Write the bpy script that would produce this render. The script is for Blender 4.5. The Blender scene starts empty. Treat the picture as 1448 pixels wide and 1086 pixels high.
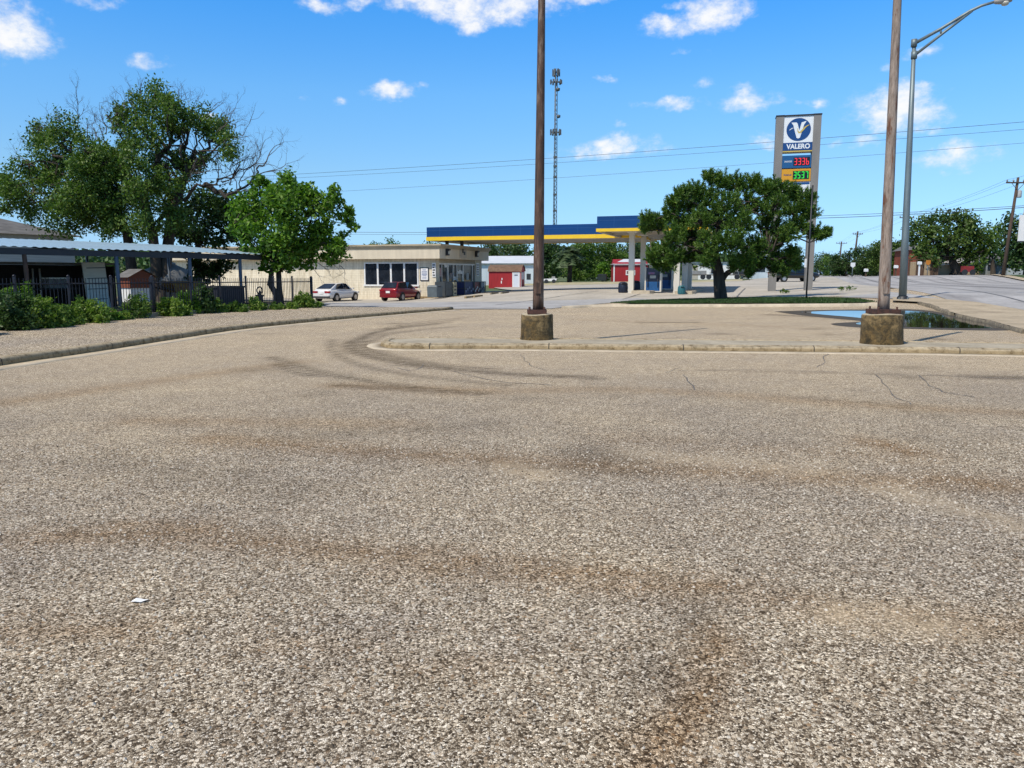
import bpy, bmesh, math, random
import numpy as np
from mathutils import Vector, Matrix
R = math.radians
SC = bpy.context.scene
COL = SC.collection
rng = np.random.default_rng(7)
rnd = random.Random(5)
# ------------------------------------------------------------------ camera model (for planning positions)
F, CX, CY, EYE, YH = 1085.0, 724.0, 543.0, 1.55, 388.0
PITCH = math.atan((CY - YH) / F)
cp, sp = math.cos(PITCH), math.sin(PITCH)
def ray(px, py):
    a, b = (px - CX) / F, (CY - py) / F
    return np.array([a, cp + b * sp, -sp + b * cp])
def P(px, py, Y):
    d = ray(px, py); t = Y / d[1]
    return np.array([d[0] * t, Y, EYE + d[2] * t])
TH = R(18.6)
U = np.array([math.sin(TH), math.cos(TH)]); V = np.array([math.cos(TH), -math.sin(TH)])
# ------------------------------------------------------------------ terrain
ctrl = [(x, y, 0.0) for x in (-30, -15, 0, 15, 30) for y in (-12, 2, 10, 18)]
for px, py, Y in [(475,426,62),(570,425,61),(617,421,64),(680,413,73),(445,436,37),(600,440,36),(893,414,57),(957,414,56),
                  (1018,423,44),(1276,424,37),(1115,411,55),(1448,440,31),(1448,398,85),(1290,391,120),(1160,390,200),(1400,391,95),
                  (740,406,97),(890,397.5,110),(800,397,140),(640,398,140)]:
    ctrl.append(tuple(P(px, py, Y)))
ctrl += [(-30, 45, -.2), (-18, 60, -.5), (-36, 75, -.4), (-60, 40, 0), (-80, 150, .5), (0, 400, 1.0), (200, 400, 1.6), (-300, 300, .5), (120, 40, 1.0), (60, 0, .4), (-200, 0, 0), (60,-60,.2), (-60,-60,0)]
ctrl = np.array(ctrl)
def phi(d2): return np.sqrt(d2 + 144.0)
_d2 = ((ctrl[:, None, :2] - ctrl[None, :, :2]) ** 2).sum(-1)
_w = np.linalg.solve(phi(_d2) + np.eye(len(ctrl)) * 0.03, ctrl[:, 2])
PUD = None
def H(x, y):
    x = np.asarray(x, float); y = np.asarray(y, float)
    sh = x.shape; xf = np.clip(x.ravel(), -420, 420); yf = np.clip(y.ravel(), -80, 600)
    out = np.zeros(len(xf))
    for i in range(len(ctrl)):
        out += _w[i] * phi((xf - ctrl[i, 0]) ** 2 + (yf - ctrl[i, 1]) ** 2)
    if PUD is not None:
        q = ((xf - PUD[0]) / PUD[2]) ** 2 + ((yf - PUD[1]) / PUD[3]) ** 2
        m = np.clip((1.8 - q) / 0.8, 0, 1); m = m * m * (3 - 2 * m)
        out = out * (1 - m) + PUD[4] * m
    return out.reshape(sh)
def h(x, y): return float(H([x], [y])[0])
def G(px, py, dh=0.0):
    """point of the ground seen at a pixel"""
    d = ray(px, py)
    ts = np.geomspace(1.5, 900, 500)
    g = EYE + d[2] * ts - H(d[0] * ts, d[1] * ts) - dh
    k = np.where(g < 0)[0]
    if len(k) == 0: t = 400.0
    else:
        lo, hi = ts[max(k[0] - 1, 0)], ts[k[0]]
        for _ in range(14):
            m = (lo + hi) / 2
            if EYE + d[2] * m - h(d[0] * m, d[1] * m) - dh < 0: hi = m
            else: lo = m
        t = (lo + hi) / 2
    return np.array([d[0] * t, d[1] * t, EYE + d[2] * t])
def sz(px, Y): return px * Y / F
# ------------------------------------------------------------------ materials
MATS = {}
def new_mat(name):
    m = bpy.data.materials.new(name); m.use_nodes = True
    nt = m.node_tree; b = nt.nodes['Principled BSDF']
    return m, nt, b
def N(nt, t, **kw):
    n = nt.nodes.new(t)
    for k, v in kw.items():
        if k.startswith('i_'):
            key = k[2:]; key = int(key) if key.isdigit() else key.replace('_', ' ')
            n.inputs[key].default_value = v
        else: setattr(n, k, v)
    return n
def ramp(nt, stops, interp='LINEAR'):
    r = nt.nodes.new('ShaderNodeValToRGB'); cr = r.color_ramp; cr.interpolation = interp
    while len(cr.elements) < len(stops): cr.elements.new(0.5)
    for e, (p, c) in zip(cr.elements, stops):
        e.position = p; e.color = (*c, 1) if len(c) == 3 else c
    return r
def mixc(nt, fac, a, b, mode='MIX'):
    n = nt.nodes.new('ShaderNodeMix'); n.data_type = 'RGBA'; n.blend_type = mode
    for key, v in ((0, fac), (6, a), (7, b)):
        if isinstance(v, bpy.types.NodeSocket): nt.links.new(v, n.inputs[key])
        elif key == 0: n.inputs[0].default_value = v
        else: n.inputs[key].default_value = (*v, 1)
    return n.outputs[2]
def math_(nt, op, a, b=None, c=None, clamp=False):
    n = nt.nodes.new('ShaderNodeMath'); n.operation = op; n.use_clamp = clamp
    for i, v in enumerate((a, b, c)):
        if v is None: continue
        if isinstance(v, bpy.types.NodeSocket): nt.links.new(v, n.inputs[i])
        else: n.inputs[i].default_value = v
    return n.outputs[0]
def noise(nt, scale, detail=4, rough=.55, coord='Object', scl=None, dist=0.0):
    tc = nt.nodes.new('ShaderNodeTexCoord'); out = tc.outputs[coord]
    if scl:
        mp = nt.nodes.new('ShaderNodeMapping'); mp.inputs['Scale'].default_value = scl
        nt.links.new(out, mp.inputs[0]); out = mp.outputs[0]
    n = N(nt, 'ShaderNodeTexNoise'); n.inputs['Scale'].default_value = scale; n.inputs['Detail'].default_value = detail
    n.inputs['Roughness'].default_value = rough; n.inputs['Distortion'].default_value = dist
    nt.links.new(out, n.inputs['Vector'])
    return n.outputs['Fac']
def bump(nt, b, height, strength=.4, dist=.02):
    bp = N(nt, 'ShaderNodeBump'); bp.inputs['Strength'].default_value = strength; bp.inputs['Distance'].default_value = dist
    nt.links.new(height, bp.inputs['Height']); nt.links.new(bp.outputs[0], b.inputs['Normal'])
def mat(name, col, rough=.6, metal=0.0, var=.25, vs=3.0, col2=None, bumpv=0.0, scl=None, spec=.5, coat=0.0, lo=.35, hi=.7, detail=5):
    """weathered procedural surface: base colour mottled by noise"""
    if name in MATS: return MATS[name]
    m, nt, b = new_mat(name)
    b.inputs['Roughness'].default_value = rough; b.inputs['Metallic'].default_value = metal
    b.inputs['Specular IOR Level'].default_value = spec; b.inputs['Coat Weight'].default_value = coat
    f = noise(nt, vs, detail, .6, scl=scl)
    c2 = col2 if col2 else tuple(c * (1 - var) for c in col)
    r = ramp(nt, [(lo, c2), (hi, col)])
    nt.links.new(f, r.inputs[0]); nt.links.new(r.outputs[0], b.inputs['Base Color'])
    if bumpv: bump(nt, b, f, bumpv, .02)
    MATS[name] = m
    return m
def leaf_mat(name, dark, light, trans=.3, tipcol=None):
    if name in MATS: return MATS[name]
    m, nt, b = new_mat(name)
    b.inputs['Roughness'].default_value = .5; b.inputs['Specular IOR Level'].default_value = .35
    g = N(nt, 'ShaderNodeNewGeometry')
    f = noise(nt, .9, 3)
    s = math_(nt, 'ADD', math_(nt, 'MULTIPLY', g.outputs['Random Per Island'], .6), math_(nt, 'MULTIPLY', f, .6))
    r = ramp(nt, [(.2, dark), (.62, light), (.95, tipcol or tuple(min(1, c * 1.5) for c in light))])
    nt.links.new(s, r.inputs[0]); nt.links.new(r.outputs[0], b.inputs['Base Color'])
    tr = N(nt, 'ShaderNodeBsdfTranslucent')
    tcol = mixc(nt, 1.0, r.outputs[0], (1.0, 1.25, .45), 'MULTIPLY')
    nt.links.new(tcol, tr.inputs[0])
    mx = N(nt, 'ShaderNodeMixShader'); mx.inputs[0].default_value = trans
    nt.links.new(b.outputs[0], mx.inputs[1]); nt.links.new(tr.outputs[0], mx.inputs[2])
    nt.links.new(mx.outputs[0], nt.nodes['Material Output'].inputs[0])
    MATS[name] = m
    return m
# ------------------------------------------------------------------ mesh builder
class MB:
    def __init__(s): s.v = []; s.f = []; s.sm = []
    def add(s, verts, faces, smooth=False):
        o = len(s.v); s.v += [tuple(map(float, p)) for p in verts]
        for f in faces: s.f.append(tuple(i + o for i in f)); s.sm.append(smooth)
        return s
    def box(s, c, size, rz=0.0, M=None, taper=1.0, tilt=None):
        x, y, z = [k / 2 for k in size]
        vs = [Vector((sx * x * (taper if sz_ > 0 else 1), sy * y * (taper if sz_ > 0 else 1), sz_ * z)) for sz_ in (-1, 1) for sy in (-1, 1) for sx in (-1, 1)]
        Mx = Matrix.Rotation(rz, 3, 'Z')
        if tilt: Mx = Matrix.Rotation(rz, 3, 'Z') @ Matrix.Rotation(tilt[0], 3, 'X') @ Matrix.Rotation(tilt[1], 3, 'Y')
        vs = [Mx @ p + Vector(c) for p in vs]
        return s.add(vs, [(0,2,3,1),(4,5,7,6),(0,1,5,4),(2,6,7,3),(0,4,6,2),(1,3,7,5)])
    def bbox(s, lo, hi):
        return s.box([(a + b) / 2 for a, b in zip(lo, hi)], [abs(b - a) for a, b in zip(lo, hi)])
    def tube(s, pts, rad, n=8, caps=True, smooth=True):
        pts = [Vector(p) for p in pts]
        if not hasattr(rad, '__len__'): rad = [rad] * len(pts)
        vs = []; prev = None
        for i, p in enumerate(pts):
            d = (pts[min(i + 1, len(pts) - 1)] - pts[max(i - 1, 0)])
            d = d.normalized() if d.length > 1e-9 else Vector((0, 0, 1))
            if prev is None:
                a = d.cross(Vector((0, 0, 1)))
                if a.length < 1e-3: a = Vector((1, 0, 0))
            else: a = prev - d * prev.dot(d)
            a.normalize(); prev = a; b2 = d.cross(a)
            for k in range(n):
                t = 2 * math.pi * k / n
                vs.append(p + (a * math.cos(t) + b2 * math.sin(t)) * rad[i])
        fs = []
        for i in range(len(pts) - 1):
            for k in range(n):
                k2 = (k + 1) % n
                fs.append((i * n + k, i * n + k2, (i + 1) * n + k2, (i + 1) * n + k))
        s.add(vs, fs, smooth)
        if caps:
            o = len(s.v) - len(vs)
            s.f.append(tuple(o + k for k in reversed(range(n)))); s.sm.append(False)
            e = o + (len(pts) - 1) * n
            s.f.append(tuple(e + k for k in range(n))); s.sm.append(False)
        return s
    def lathe(s, prof, n=24, c=(0, 0, 0), smooth=True, jit=0.0):
        vs = []
        for r, z in prof:
            for k in range(n):
                t = 2 * math.pi * k / n; rr = r * (1 + (rnd.uniform(-jit, jit) if jit else 0))
                vs.append((c[0] + rr * math.cos(t), c[1] + rr * math.sin(t), c[2] + z))
        fs = [(i * n + k, i * n + (k + 1) % n, (i + 1) * n + (k + 1) % n, (i + 1) * n + k) for i in range(len(prof) - 1) for k in range(n)]
        s.add(vs, fs, smooth)
        o = len(s.v) - len(vs)
        s.f.append(tuple(o + k for k in reversed(range(n)))); s.sm.append(False)
        s.f.append(tuple(o + (len(prof) - 1) * n + k for k in range(n))); s.sm.append(False)
        return s
    def prism(s, poly, lo, hi, axis='z'):
        """extrude a 2D polygon (list of 2-tuples) between lo and hi along axis"""
        def mk(a, b, t): return {'z': (a, b, t), 'y': (a, t, b), 'x': (t, a, b)}[axis]
        n = len(poly)
        vs = [mk(a, b, lo) for a, b in poly] + [mk(a, b, hi) for a, b in poly]
        fs = [tuple(reversed(range(n))), tuple(range(n, 2 * n))] + [(k, (k + 1) % n, n + (k + 1) % n, n + k) for k in range(n)]
        return s.add(vs, fs)
    def build(s, name, material, parent=None, loc=None, rz=0.0, recalc=True):
        me = bpy.data.meshes.new(name); me.from_pydata(s.v, [], s.f)
        if recalc:
            bm = bmesh.new(); bm.from_mesh(me); bmesh.ops.recalc_face_normals(bm, faces=bm.faces); bm.to_mesh(me); bm.free()
        me.polygons.foreach_set('use_smooth', s.sm); me.update()
        me.materials.append(material)
        o = bpy.data.objects.new(name, me); COL.objects.link(o)
        if parent is not None: o.parent = parent
        if loc is not None: o.location = loc
        o.rotation_euler.z = rz
        return o
def raw(name, verts, quads, material, parent=None, smooth=False):
    me = bpy.data.meshes.new(name)
    nv, nq, k = len(verts), len(quads), quads.shape[1]
    me.vertices.add(nv); me.vertices.foreach_set('co', np.ascontiguousarray(verts, np.float32).ravel())
    me.loops.add(nq * k); me.loops.foreach_set('vertex_index', np.ascontiguousarray(quads, np.int32).ravel())
    me.polygons.add(nq); me.polygons.foreach_set('loop_start', np.arange(nq, dtype=np.int32) * k)
    me.polygons.foreach_set('use_smooth', np.full(nq, smooth))
    me.update(calc_edges=True); me.validate()
    me.materials.append(material)
    o = bpy.data.objects.new(name, me); COL.objects.link(o)
    if parent is not None: o.parent = parent
    return o
def tag(o, label=None, cat=None, group=None, kind=None):
    if label: o['label'] = label
    if cat: o['category'] = cat
    if group: o['group'] = group
    if kind: o['kind'] = kind
    return o
def thing(name, label, cat, loc, rz=0.0, group=None):
    o = bpy.data.objects.new(name, None); COL.objects.link(o); o.empty_display_size = .3
    o.location = [float(k) for k in loc]; o.rotation_euler.z = rz
    return tag(o, label, cat, group)
def struct(o): o['kind'] = 'structure'; return o
def copy_tree(o, parent=None):
    c = o.copy(); COL.objects.link(c)
    if parent is not None: c.parent = parent; c.matrix_parent_inverse = o.matrix_parent_inverse.copy()
    for ch in [k for k in o.children]: copy_tree(ch, c)
    return c
def local(px, py, loc, rz, axis, val):
    """where the sight line through a pixel meets the plane local-axis = val of a thing at loc turned by rz"""
    d = ray(px, py); M = Matrix.Rotation(-rz, 3, 'Z')
    o = M @ (Vector((0, 0, EYE)) - Vector([float(k) for k in loc])); dd = M @ Vector([float(k) for k in d])
    t = (val - o[axis]) / dd[axis]
    return o + dd * t
# draped sheets: polygon cut into a fine grid and laid on the terrain
def sheet(name, poly, off, material, step=1.0, frame=None, kind='structure'):
    bm = bmesh.new()
    vs = [bm.verts.new((float(p[0]), float(p[1]), 0)) for p in poly]
    f = bm.faces.new(vs)
    if f.normal.z < 0 or f.calc_area() >= 0:
        f.normal_update()
        if f.normal.z < 0: f.normal_flip()
    bmesh.ops.triangulate(bm, faces=bm.faces[:])
    xs = [p[0] for p in poly]; ys = [p[1] for p in poly]
    for ax, (a, b) in enumerate(((min(xs), max(xs)), (min(ys), max(ys)))):
        n = int((b - a) / step); n = min(n, 160)
        for k in range(1, n + 1):
            c = a + (b - a) * k / (n + 1); co = [0, 0, 0]; no = [0, 0, 0]; co[ax] = c; no[ax] = 1
            bmesh.ops.bisect_plane(bm, geom=bm.verts[:] + bm.edges[:] + bm.faces[:], plane_co=co, plane_no=no)
    bmesh.ops.triangulate(bm, faces=bm.faces[:])
    co = np.array([v.co[:2] for v in bm.verts]); z = H(co[:, 0], co[:, 1])
    for v, k in zip(bm.verts, z): v.co.z = k + off
    bm.normal_update()
    bmesh.ops.reverse_faces(bm, faces=[f for f in bm.faces if f.normal.z < 0])
    me = bpy.data.meshes.new(name); bm.to_mesh(me); bm.free()
    me.polygons.foreach_set('use_smooth', [True] * len(me.polygons)); me.materials.append(material)
    o = bpy.data.objects.new(name, me); COL.objects.link(o)
    o['kind'] = kind
    return o
def resample(pts, step):
    pts = [np.array(p[:2], float) for p in pts]; out = [pts[0]]
    for a, b in zip(pts[:-1], pts[1:]):
        n = max(1, int(np.linalg.norm(b - a) / step))
        out += [a + (b - a) * (k + 1) / n for k in range(n)]
    return out
def smooth_line(pts, it=2):
    pts = [np.array(p[:2], float) for p in pts]
    for _ in range(it):
        q = [pts[0]]
        for a, b in zip(pts[:-1], pts[1:]): q += [a * .75 + b * .25, a * .25 + b * .75]
        q.append(pts[-1]); pts = q
    return pts
def sweep(name, line, prof, material, step=.6, wob=0.0, kind='structure', closed=False):
    """sweep a profile [(offset to the left, height)] along a ground line, draped on the terrain"""
    L = resample(line, step); n = len(L); k = len(prof); vs = []
    for i, p in enumerate(L):
        a = L[(i - 1) % n] if closed else L[max(i - 1, 0)]; b = L[(i + 1) % n] if closed else L[min(i + 1, n - 1)]
        d = b - a; d = d / (np.linalg.norm(d) + 1e-9); nl = np.array([-d[1], d[0]])
        hz = h(*p)
        for o_, z_ in prof:
            q = p + nl * o_
            vs.append((q[0], q[1], hz + z_ + (rnd.uniform(-wob, wob) if z_ > .02 else 0)))
    m = MB(); m.add(vs, [(i * k + j, i * k + j + 1, ((i + 1) % n) * k + j + 1, ((i + 1) % n) * k + j) for i in range(n if closed else n - 1) for j in range(k - 1)], True)
    if not closed:
        m.f.append(tuple(range(k))); m.f.append(tuple((n - 1) * k + j for j in reversed(range(k)))); m.sm += [False, False]
    o = m.build(name, material); o['kind'] = kind
    return o
# ------------------------------------------------------------------ camera, sun, sky
cam = bpy.data.cameras.new('camera'); camo = bpy.data.objects.new('camera', cam); COL.objects.link(camo)
cam.sensor_width = 36; cam.lens = F / 1448 * 36; cam.clip_end = 6000; cam.clip_start = .05
camo.location = (0, 0, EYE); camo.rotation_euler = (math.pi / 2 - PITCH, 0, 0)
SC.camera = camo
SC.view_settings.view_transform = 'Standard'; SC.view_settings.look = 'None'; SC.view_settings.exposure = 0
SUN = Vector((-.42, -.44, .80)).normalized()
sl = bpy.data.lights.new('sun', 'SUN'); sl.energy = 4.45; sl.angle = R(.53); sl.color = (1, .91, .78)
so = bpy.data.objects.new('sun', sl); COL.objects.link(so); so.rotation_euler = (-SUN).to_track_quat('-Z', 'Y').to_euler(); so.location = (0, 0, 60)
W = bpy.data.worlds.new('World'); SC.world = W; W.use_nodes = True
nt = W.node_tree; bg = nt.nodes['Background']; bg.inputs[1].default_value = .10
sky = nt.nodes.new('ShaderNodeTexSky'); sky.sky_type = 'NISHITA'; sky.sun_disc = False
sky.sun_elevation = math.asin(SUN.z); sky.sun_rotation = math.atan2(SUN.x, SUN.y)
sky.air_density = 1.0; sky.dust_density = .5; sky.ozone_density = 1.6; sky.altitude = 200
tc = nt.nodes.new('ShaderNodeTexCoord'); sx = nt.nodes.new('ShaderNodeSeparateXYZ'); nt.links.new(tc.outputs['Generated'], sx.inputs[0])
az0 = math_(nt, 'ARCTAN2', sx.outputs[0], sx.outputs[1]); el0 = math_(nt, 'ARCSINE', sx.outputs[2])
# sky tint: pale horizon, deeper blue higher, brightened neutral above view as shadow fill
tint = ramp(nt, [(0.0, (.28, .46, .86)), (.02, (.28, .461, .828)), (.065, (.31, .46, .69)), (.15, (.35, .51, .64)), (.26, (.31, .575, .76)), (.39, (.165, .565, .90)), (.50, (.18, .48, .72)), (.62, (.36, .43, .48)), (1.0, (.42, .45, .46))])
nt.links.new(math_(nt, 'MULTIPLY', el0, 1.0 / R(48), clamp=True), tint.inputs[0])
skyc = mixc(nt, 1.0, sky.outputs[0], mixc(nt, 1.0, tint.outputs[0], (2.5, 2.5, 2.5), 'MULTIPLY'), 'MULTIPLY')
def wn(scale, detail, off):
    mp = nt.nodes.new('ShaderNodeMapping'); mp.inputs['Location'].default_value = (off, off * .7, off * 1.3); mp.inputs['Scale'].default_value = (1, 1, 1.5)
    nt.links.new(tc.outputs['Generated'], mp.inputs[0])
    n = N(nt, 'ShaderNodeTexNoise'); n.inputs['Scale'].default_value = scale; n.inputs['Detail'].default_value = detail; n.inputs['Roughness'].default_value = .62
    nt.links.new(mp.outputs[0], n.inputs['Vector']); return n.outputs['Fac']
az = math_(nt, 'MULTIPLY_ADD', math_(nt, 'SUBTRACT', wn(9, 5, 3.1), .5), .07, az0)
el = math_(nt, 'MULTIPLY_ADD', math_(nt, 'SUBTRACT', wn(9, 5, 7.7), .5), .05, el0)
# clouds: (px, py, half width, half height, density) read off the photograph as directions in the sky
CL = [(0,35,46,36,1.1),(130,0,40,14,.55),(205,88,30,12,.35),(440,2,38,16,.7),(515,2,24,12,.6),(640,4,95,24,1.2),(700,12,85,22,1.15),(820,-4,70,14,.8),(660,32,22,14,.8),
      (558,130,36,16,.95),(482,137,14,9,.3),(440,136,16,8,.25),(610,128,14,8,.25),(860,209,62,18,1.0),(815,215,36,9,.75),(842,116,24,9,.4),(1015,16,50,28,1.15),(945,40,36,20,.85),(958,5,18,9,.6),
      (995,118,22,11,.6),(948,149,42,12,.6),(965,72,16,9,.35),(1000,72,12,12,.25),(1062,143,34,24,.85),(1152,142,16,14,.6),(1085,200,24,14,.55),(873,176,12,7,.25),(1262,156,52,32,1.1),(1225,170,30,14,.7),
      (1310,180,20,12,.5),(1355,222,46,20,.75),(1248,86,14,12,.3),(1290,78,24,12,.3),(1175,200,20,9,.3),(1220,205,30,10,.35),(285,155,14,8,.2),
      (-300,60,170,40,1.1),(1750,90,160,45,1.1),(1650,240,120,24,.9),(-250,240,120,22,.8),(300,-260,220,60,1.1),(1100,-320,260,70,1.1)]
AZM = R(45)
rows = []
for px, py, w, hh, dn in sorted(CL, key=lambda c: -c[2]):
    d = ray(px, py); d = d / np.linalg.norm(d)
    a0, e0 = math.atan2(d[0], d[1]), math.asin(d[2]); k = 1.14 / F * math.cos(e0)
    aw = w * k / math.cos(e0) * 2.1; it = (a0 - aw, a0 + aw, a0, e0, hh * k * .95, dn * .8 + .20)
    if abs(a0) > AZM - aw: continue
    for r_ in rows:
        if len(r_) < 9 and all(it[1] < q[0] - .004 or it[0] > q[1] + .004 for q in r_): r_.append(it); break
    else: rows.append([it])
azn = math_(nt, 'MULTIPLY_ADD', az, .5 / AZM, .5, clamp=True)
fld = None
for r_ in rows:
    st = []
    for a1, a2, a0, e0, hk, dn in sorted(r_):
        ec, hc = e0 / R(60), .007 / hk
        for a_, v_ in ((a1, -1), (a0, dn), (a2, -1)): st.append(((a_ / AZM + 1) / 2, ((v_ + 1) / 3, ec, hc)))
    rp = ramp(nt, st); nt.links.new(azn, rp.inputs[0])
    sc_ = N(nt, 'ShaderNodeSeparateColor'); nt.links.new(rp.outputs[0], sc_.inputs[0])
    dy = math_(nt, 'MULTIPLY', math_(nt, 'MULTIPLY_ADD', sc_.outputs[1], -R(60), el), math_(nt, 'MULTIPLY', sc_.outputs[2], 1 / .007))
    v = math_(nt, 'SUBTRACT', math_(nt, 'MULTIPLY_ADD', sc_.outputs[0], 3, -1), math_(nt, 'MULTIPLY', dy, dy))
    fld = v if fld is None else math_(nt, 'MAXIMUM', fld, v)
fb = math_(nt, 'SUBTRACT', wn(26, 7, 1.7), .5)
fb2 = math_(nt, 'SUBTRACT', wn(80, 4, 4.2), .5)
dens = math_(nt, 'ADD', math_(nt, 'MULTIPLY_ADD', fb, 2.7, fld), math_(nt, 'MULTIPLY', fb2, .7))
mr = N(nt, 'ShaderNodeMapRange'); mr.interpolation_type = 'SMOOTHSTEP'; mr.inputs[1].default_value = -.12; mr.inputs[2].default_value = 1.25
nt.links.new(dens, mr.inputs[0])
alpha = math_(nt, 'MULTIPLY', mr.outputs[0], .97)
cs = ramp(nt, [(.2, (7.6, 8.4, 9.7)), (.5, (8.9, 9.2, 9.8)), (.95, (10.0, 10.0, 10.0))])
nt.links.new(dens, cs.inputs[0])
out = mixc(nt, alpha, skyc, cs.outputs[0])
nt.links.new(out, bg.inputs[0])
# ------------------------------------------------------------------ ground materials
def gravel_mat(name, base=1.0, scale=128.0, attr=True):
    m, nt, b = new_mat(name)
    b.inputs['Roughness'].default_value = .9; b.inputs['Specular IOR Level'].default_value = .06
    tc = nt.nodes.new('ShaderNodeTexCoord')
    mp = nt.nodes.new('ShaderNodeMapping'); mp.inputs['Scale'].default_value = (1, 1, .2); nt.links.new(tc.outputs['Object'], mp.inputs[0])
    wz = N(nt, 'ShaderNodeTexNoise'); wz.inputs['Scale'].default_value = 70; wz.inputs['Detail'].default_value = 2; nt.links.new(mp.outputs[0], wz.inputs['Vector'])
    va = nt.nodes.new('ShaderNodeVectorMath'); va.operation = 'MULTIPLY_ADD'; va.inputs[1].default_value = (.016, .016, .0)
    nt.links.new(wz.outputs['Color'], va.inputs[0]); nt.links.new(mp.outputs[0], va.inputs[2])
    v1 = N(nt, 'ShaderNodeTexVoronoi', i_Scale=scale); v1.voronoi_dimensions = '2D'; nt.links.new(va.outputs[0], v1.inputs['Vector'])
    ve = N(nt, 'ShaderNodeTexVoronoi', i_Scale=scale); ve.voronoi_dimensions = '2D'; ve.feature = 'DISTANCE_TO_EDGE'; nt.links.new(va.outputs[0], ve.inputs['Vector'])
    sep = N(nt, 'ShaderNodeSeparateColor'); nt.links.new(v1.outputs['Color'], sep.inputs[0])
    stone = ramp(nt, [(0, (.055, .046, .037)), (.20, (.13, .108, .086)), (.38, (.27, .237, .197)), (.58, (.41, .373, .322)), (.78, (.54, .505, .45)), (.93, (.76, .74, .70))])
    nt.links.new(sep.outputs[0], stone.inputs[0])
    gap = ramp(nt, [(.0, (.07, .06, .05)), (.42, (1.08, 1.08, 1.08))]); nt.links.new(math_(nt, 'MULTIPLY', ve.outputs[0], 1.6), gap.inputs[0])
    c = mixc(nt, .80, stone.outputs[0], gap.outputs[0], 'MULTIPLY')
    vb = N(nt, 'ShaderNodeTexVoronoi', i_Scale=scale * .42); vb.voronoi_dimensions = '2D'; nt.links.new(va.outputs[0], vb.inputs['Vector'])
    sb = N(nt, 'ShaderNodeSeparateColor'); nt.links.new(vb.outputs['Color'], sb.inputs[0])
    big = math_(nt, 'MULTIPLY', math_(nt, 'GREATER_THAN', sb.outputs[0], .80), math_(nt, 'LESS_THAN', vb.outputs['Distance'], .42))
    bcol = ramp(nt, [(0, (.05, .04, .03)), (.3, (.30, .22, .15)), (.6, (.50, .46, .40)), (1, (.80, .78, .74))]); nt.links.new(sb.outputs[1], bcol.inputs[0])
    c = mixc(nt, math_(nt, 'MULTIPLY', big, .8), c, bcol.outputs[0])
    # broad mottling
    f1 = noise(nt, .35, 6, .6); f2 = noise(nt, 2.2, 5, .6)
    t1 = ramp(nt, [(.3, (.80, .79, .80)), (.7, (1.12, 1.06, .95))]); nt.links.new(f1, t1.inputs[0])
    t2 = ramp(nt, [(.3, (.88, .87, .86)), (.72, (1.1, 1.09, 1.06))]); nt.links.new(f2, t2.inputs[0])
    c = mixc(nt, 1, c, t1.outputs[0], 'MULTIPLY'); c = mixc(nt, 1, c, t2.outputs[0], 'MULTIPLY')
    f3 = noise(nt, 17, 6, .75); t3 = ramp(nt, [(.34, (.70, .69, .68)), (.5, (.98, .98, .98)), (.66, (1.22, 1.21, 1.19))]); nt.links.new(f3, t3.inputs[0])
    c = mixc(nt, .9, c, t3.outputs[0], 'MULTIPLY')
    if attr:
        at = N(nt, 'ShaderNodeAttribute'); at.attribute_name = 'stain'
        sp_ = N(nt, 'ShaderNodeSeparateColor'); nt.links.new(at.outputs['Color'], sp_.inputs[0])
        brk = noise(nt, 5, 6, .7)
        def amt(s, k): return math_(nt, 'MULTIPLY', math_(nt, 'MULTIPLY', s, math_(nt, 'MULTIPLY_ADD', brk, 2.2, -.35, clamp=True)), k, clamp=True)
        c = mixc(nt, amt(sp_.outputs[0], .95), c, (.62, .45, .28), 'MULTIPLY')      # rusty earth
        c = mixc(nt, amt(sp_.outputs[2], .85), c, (.52, .43, .31))                # fine sand
        c = mixc(nt, amt(sp_.outputs[1], 1.0), c, (.22, .21, .20), 'MULTIPLY')    # rubber and damp
    cc = mixc(nt, 1.0, c, (1.29 * base, 1.235 * base, 1.135 * base), 'MULTIPLY')
    nt.links.new(cc, b.inputs['Base Color'])
    hgt = math_(nt, 'ADD', math_(nt, 'MULTIPLY', math_(nt, 'POWER', math_(nt, 'MULTIPLY', ve.outputs[0], 2.0, clamp=True), .6), 1.0), math_(nt, 'MULTIPLY', sep.outputs[1], .7))
    bump(nt, b, hgt, .5, .005)
    MATS[name] = m
    return m
M_lot = gravel_mat('chip_seal', 1.0)
M_verge = gravel_mat('verge_gravel', 1.08, 70, attr=False)
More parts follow.
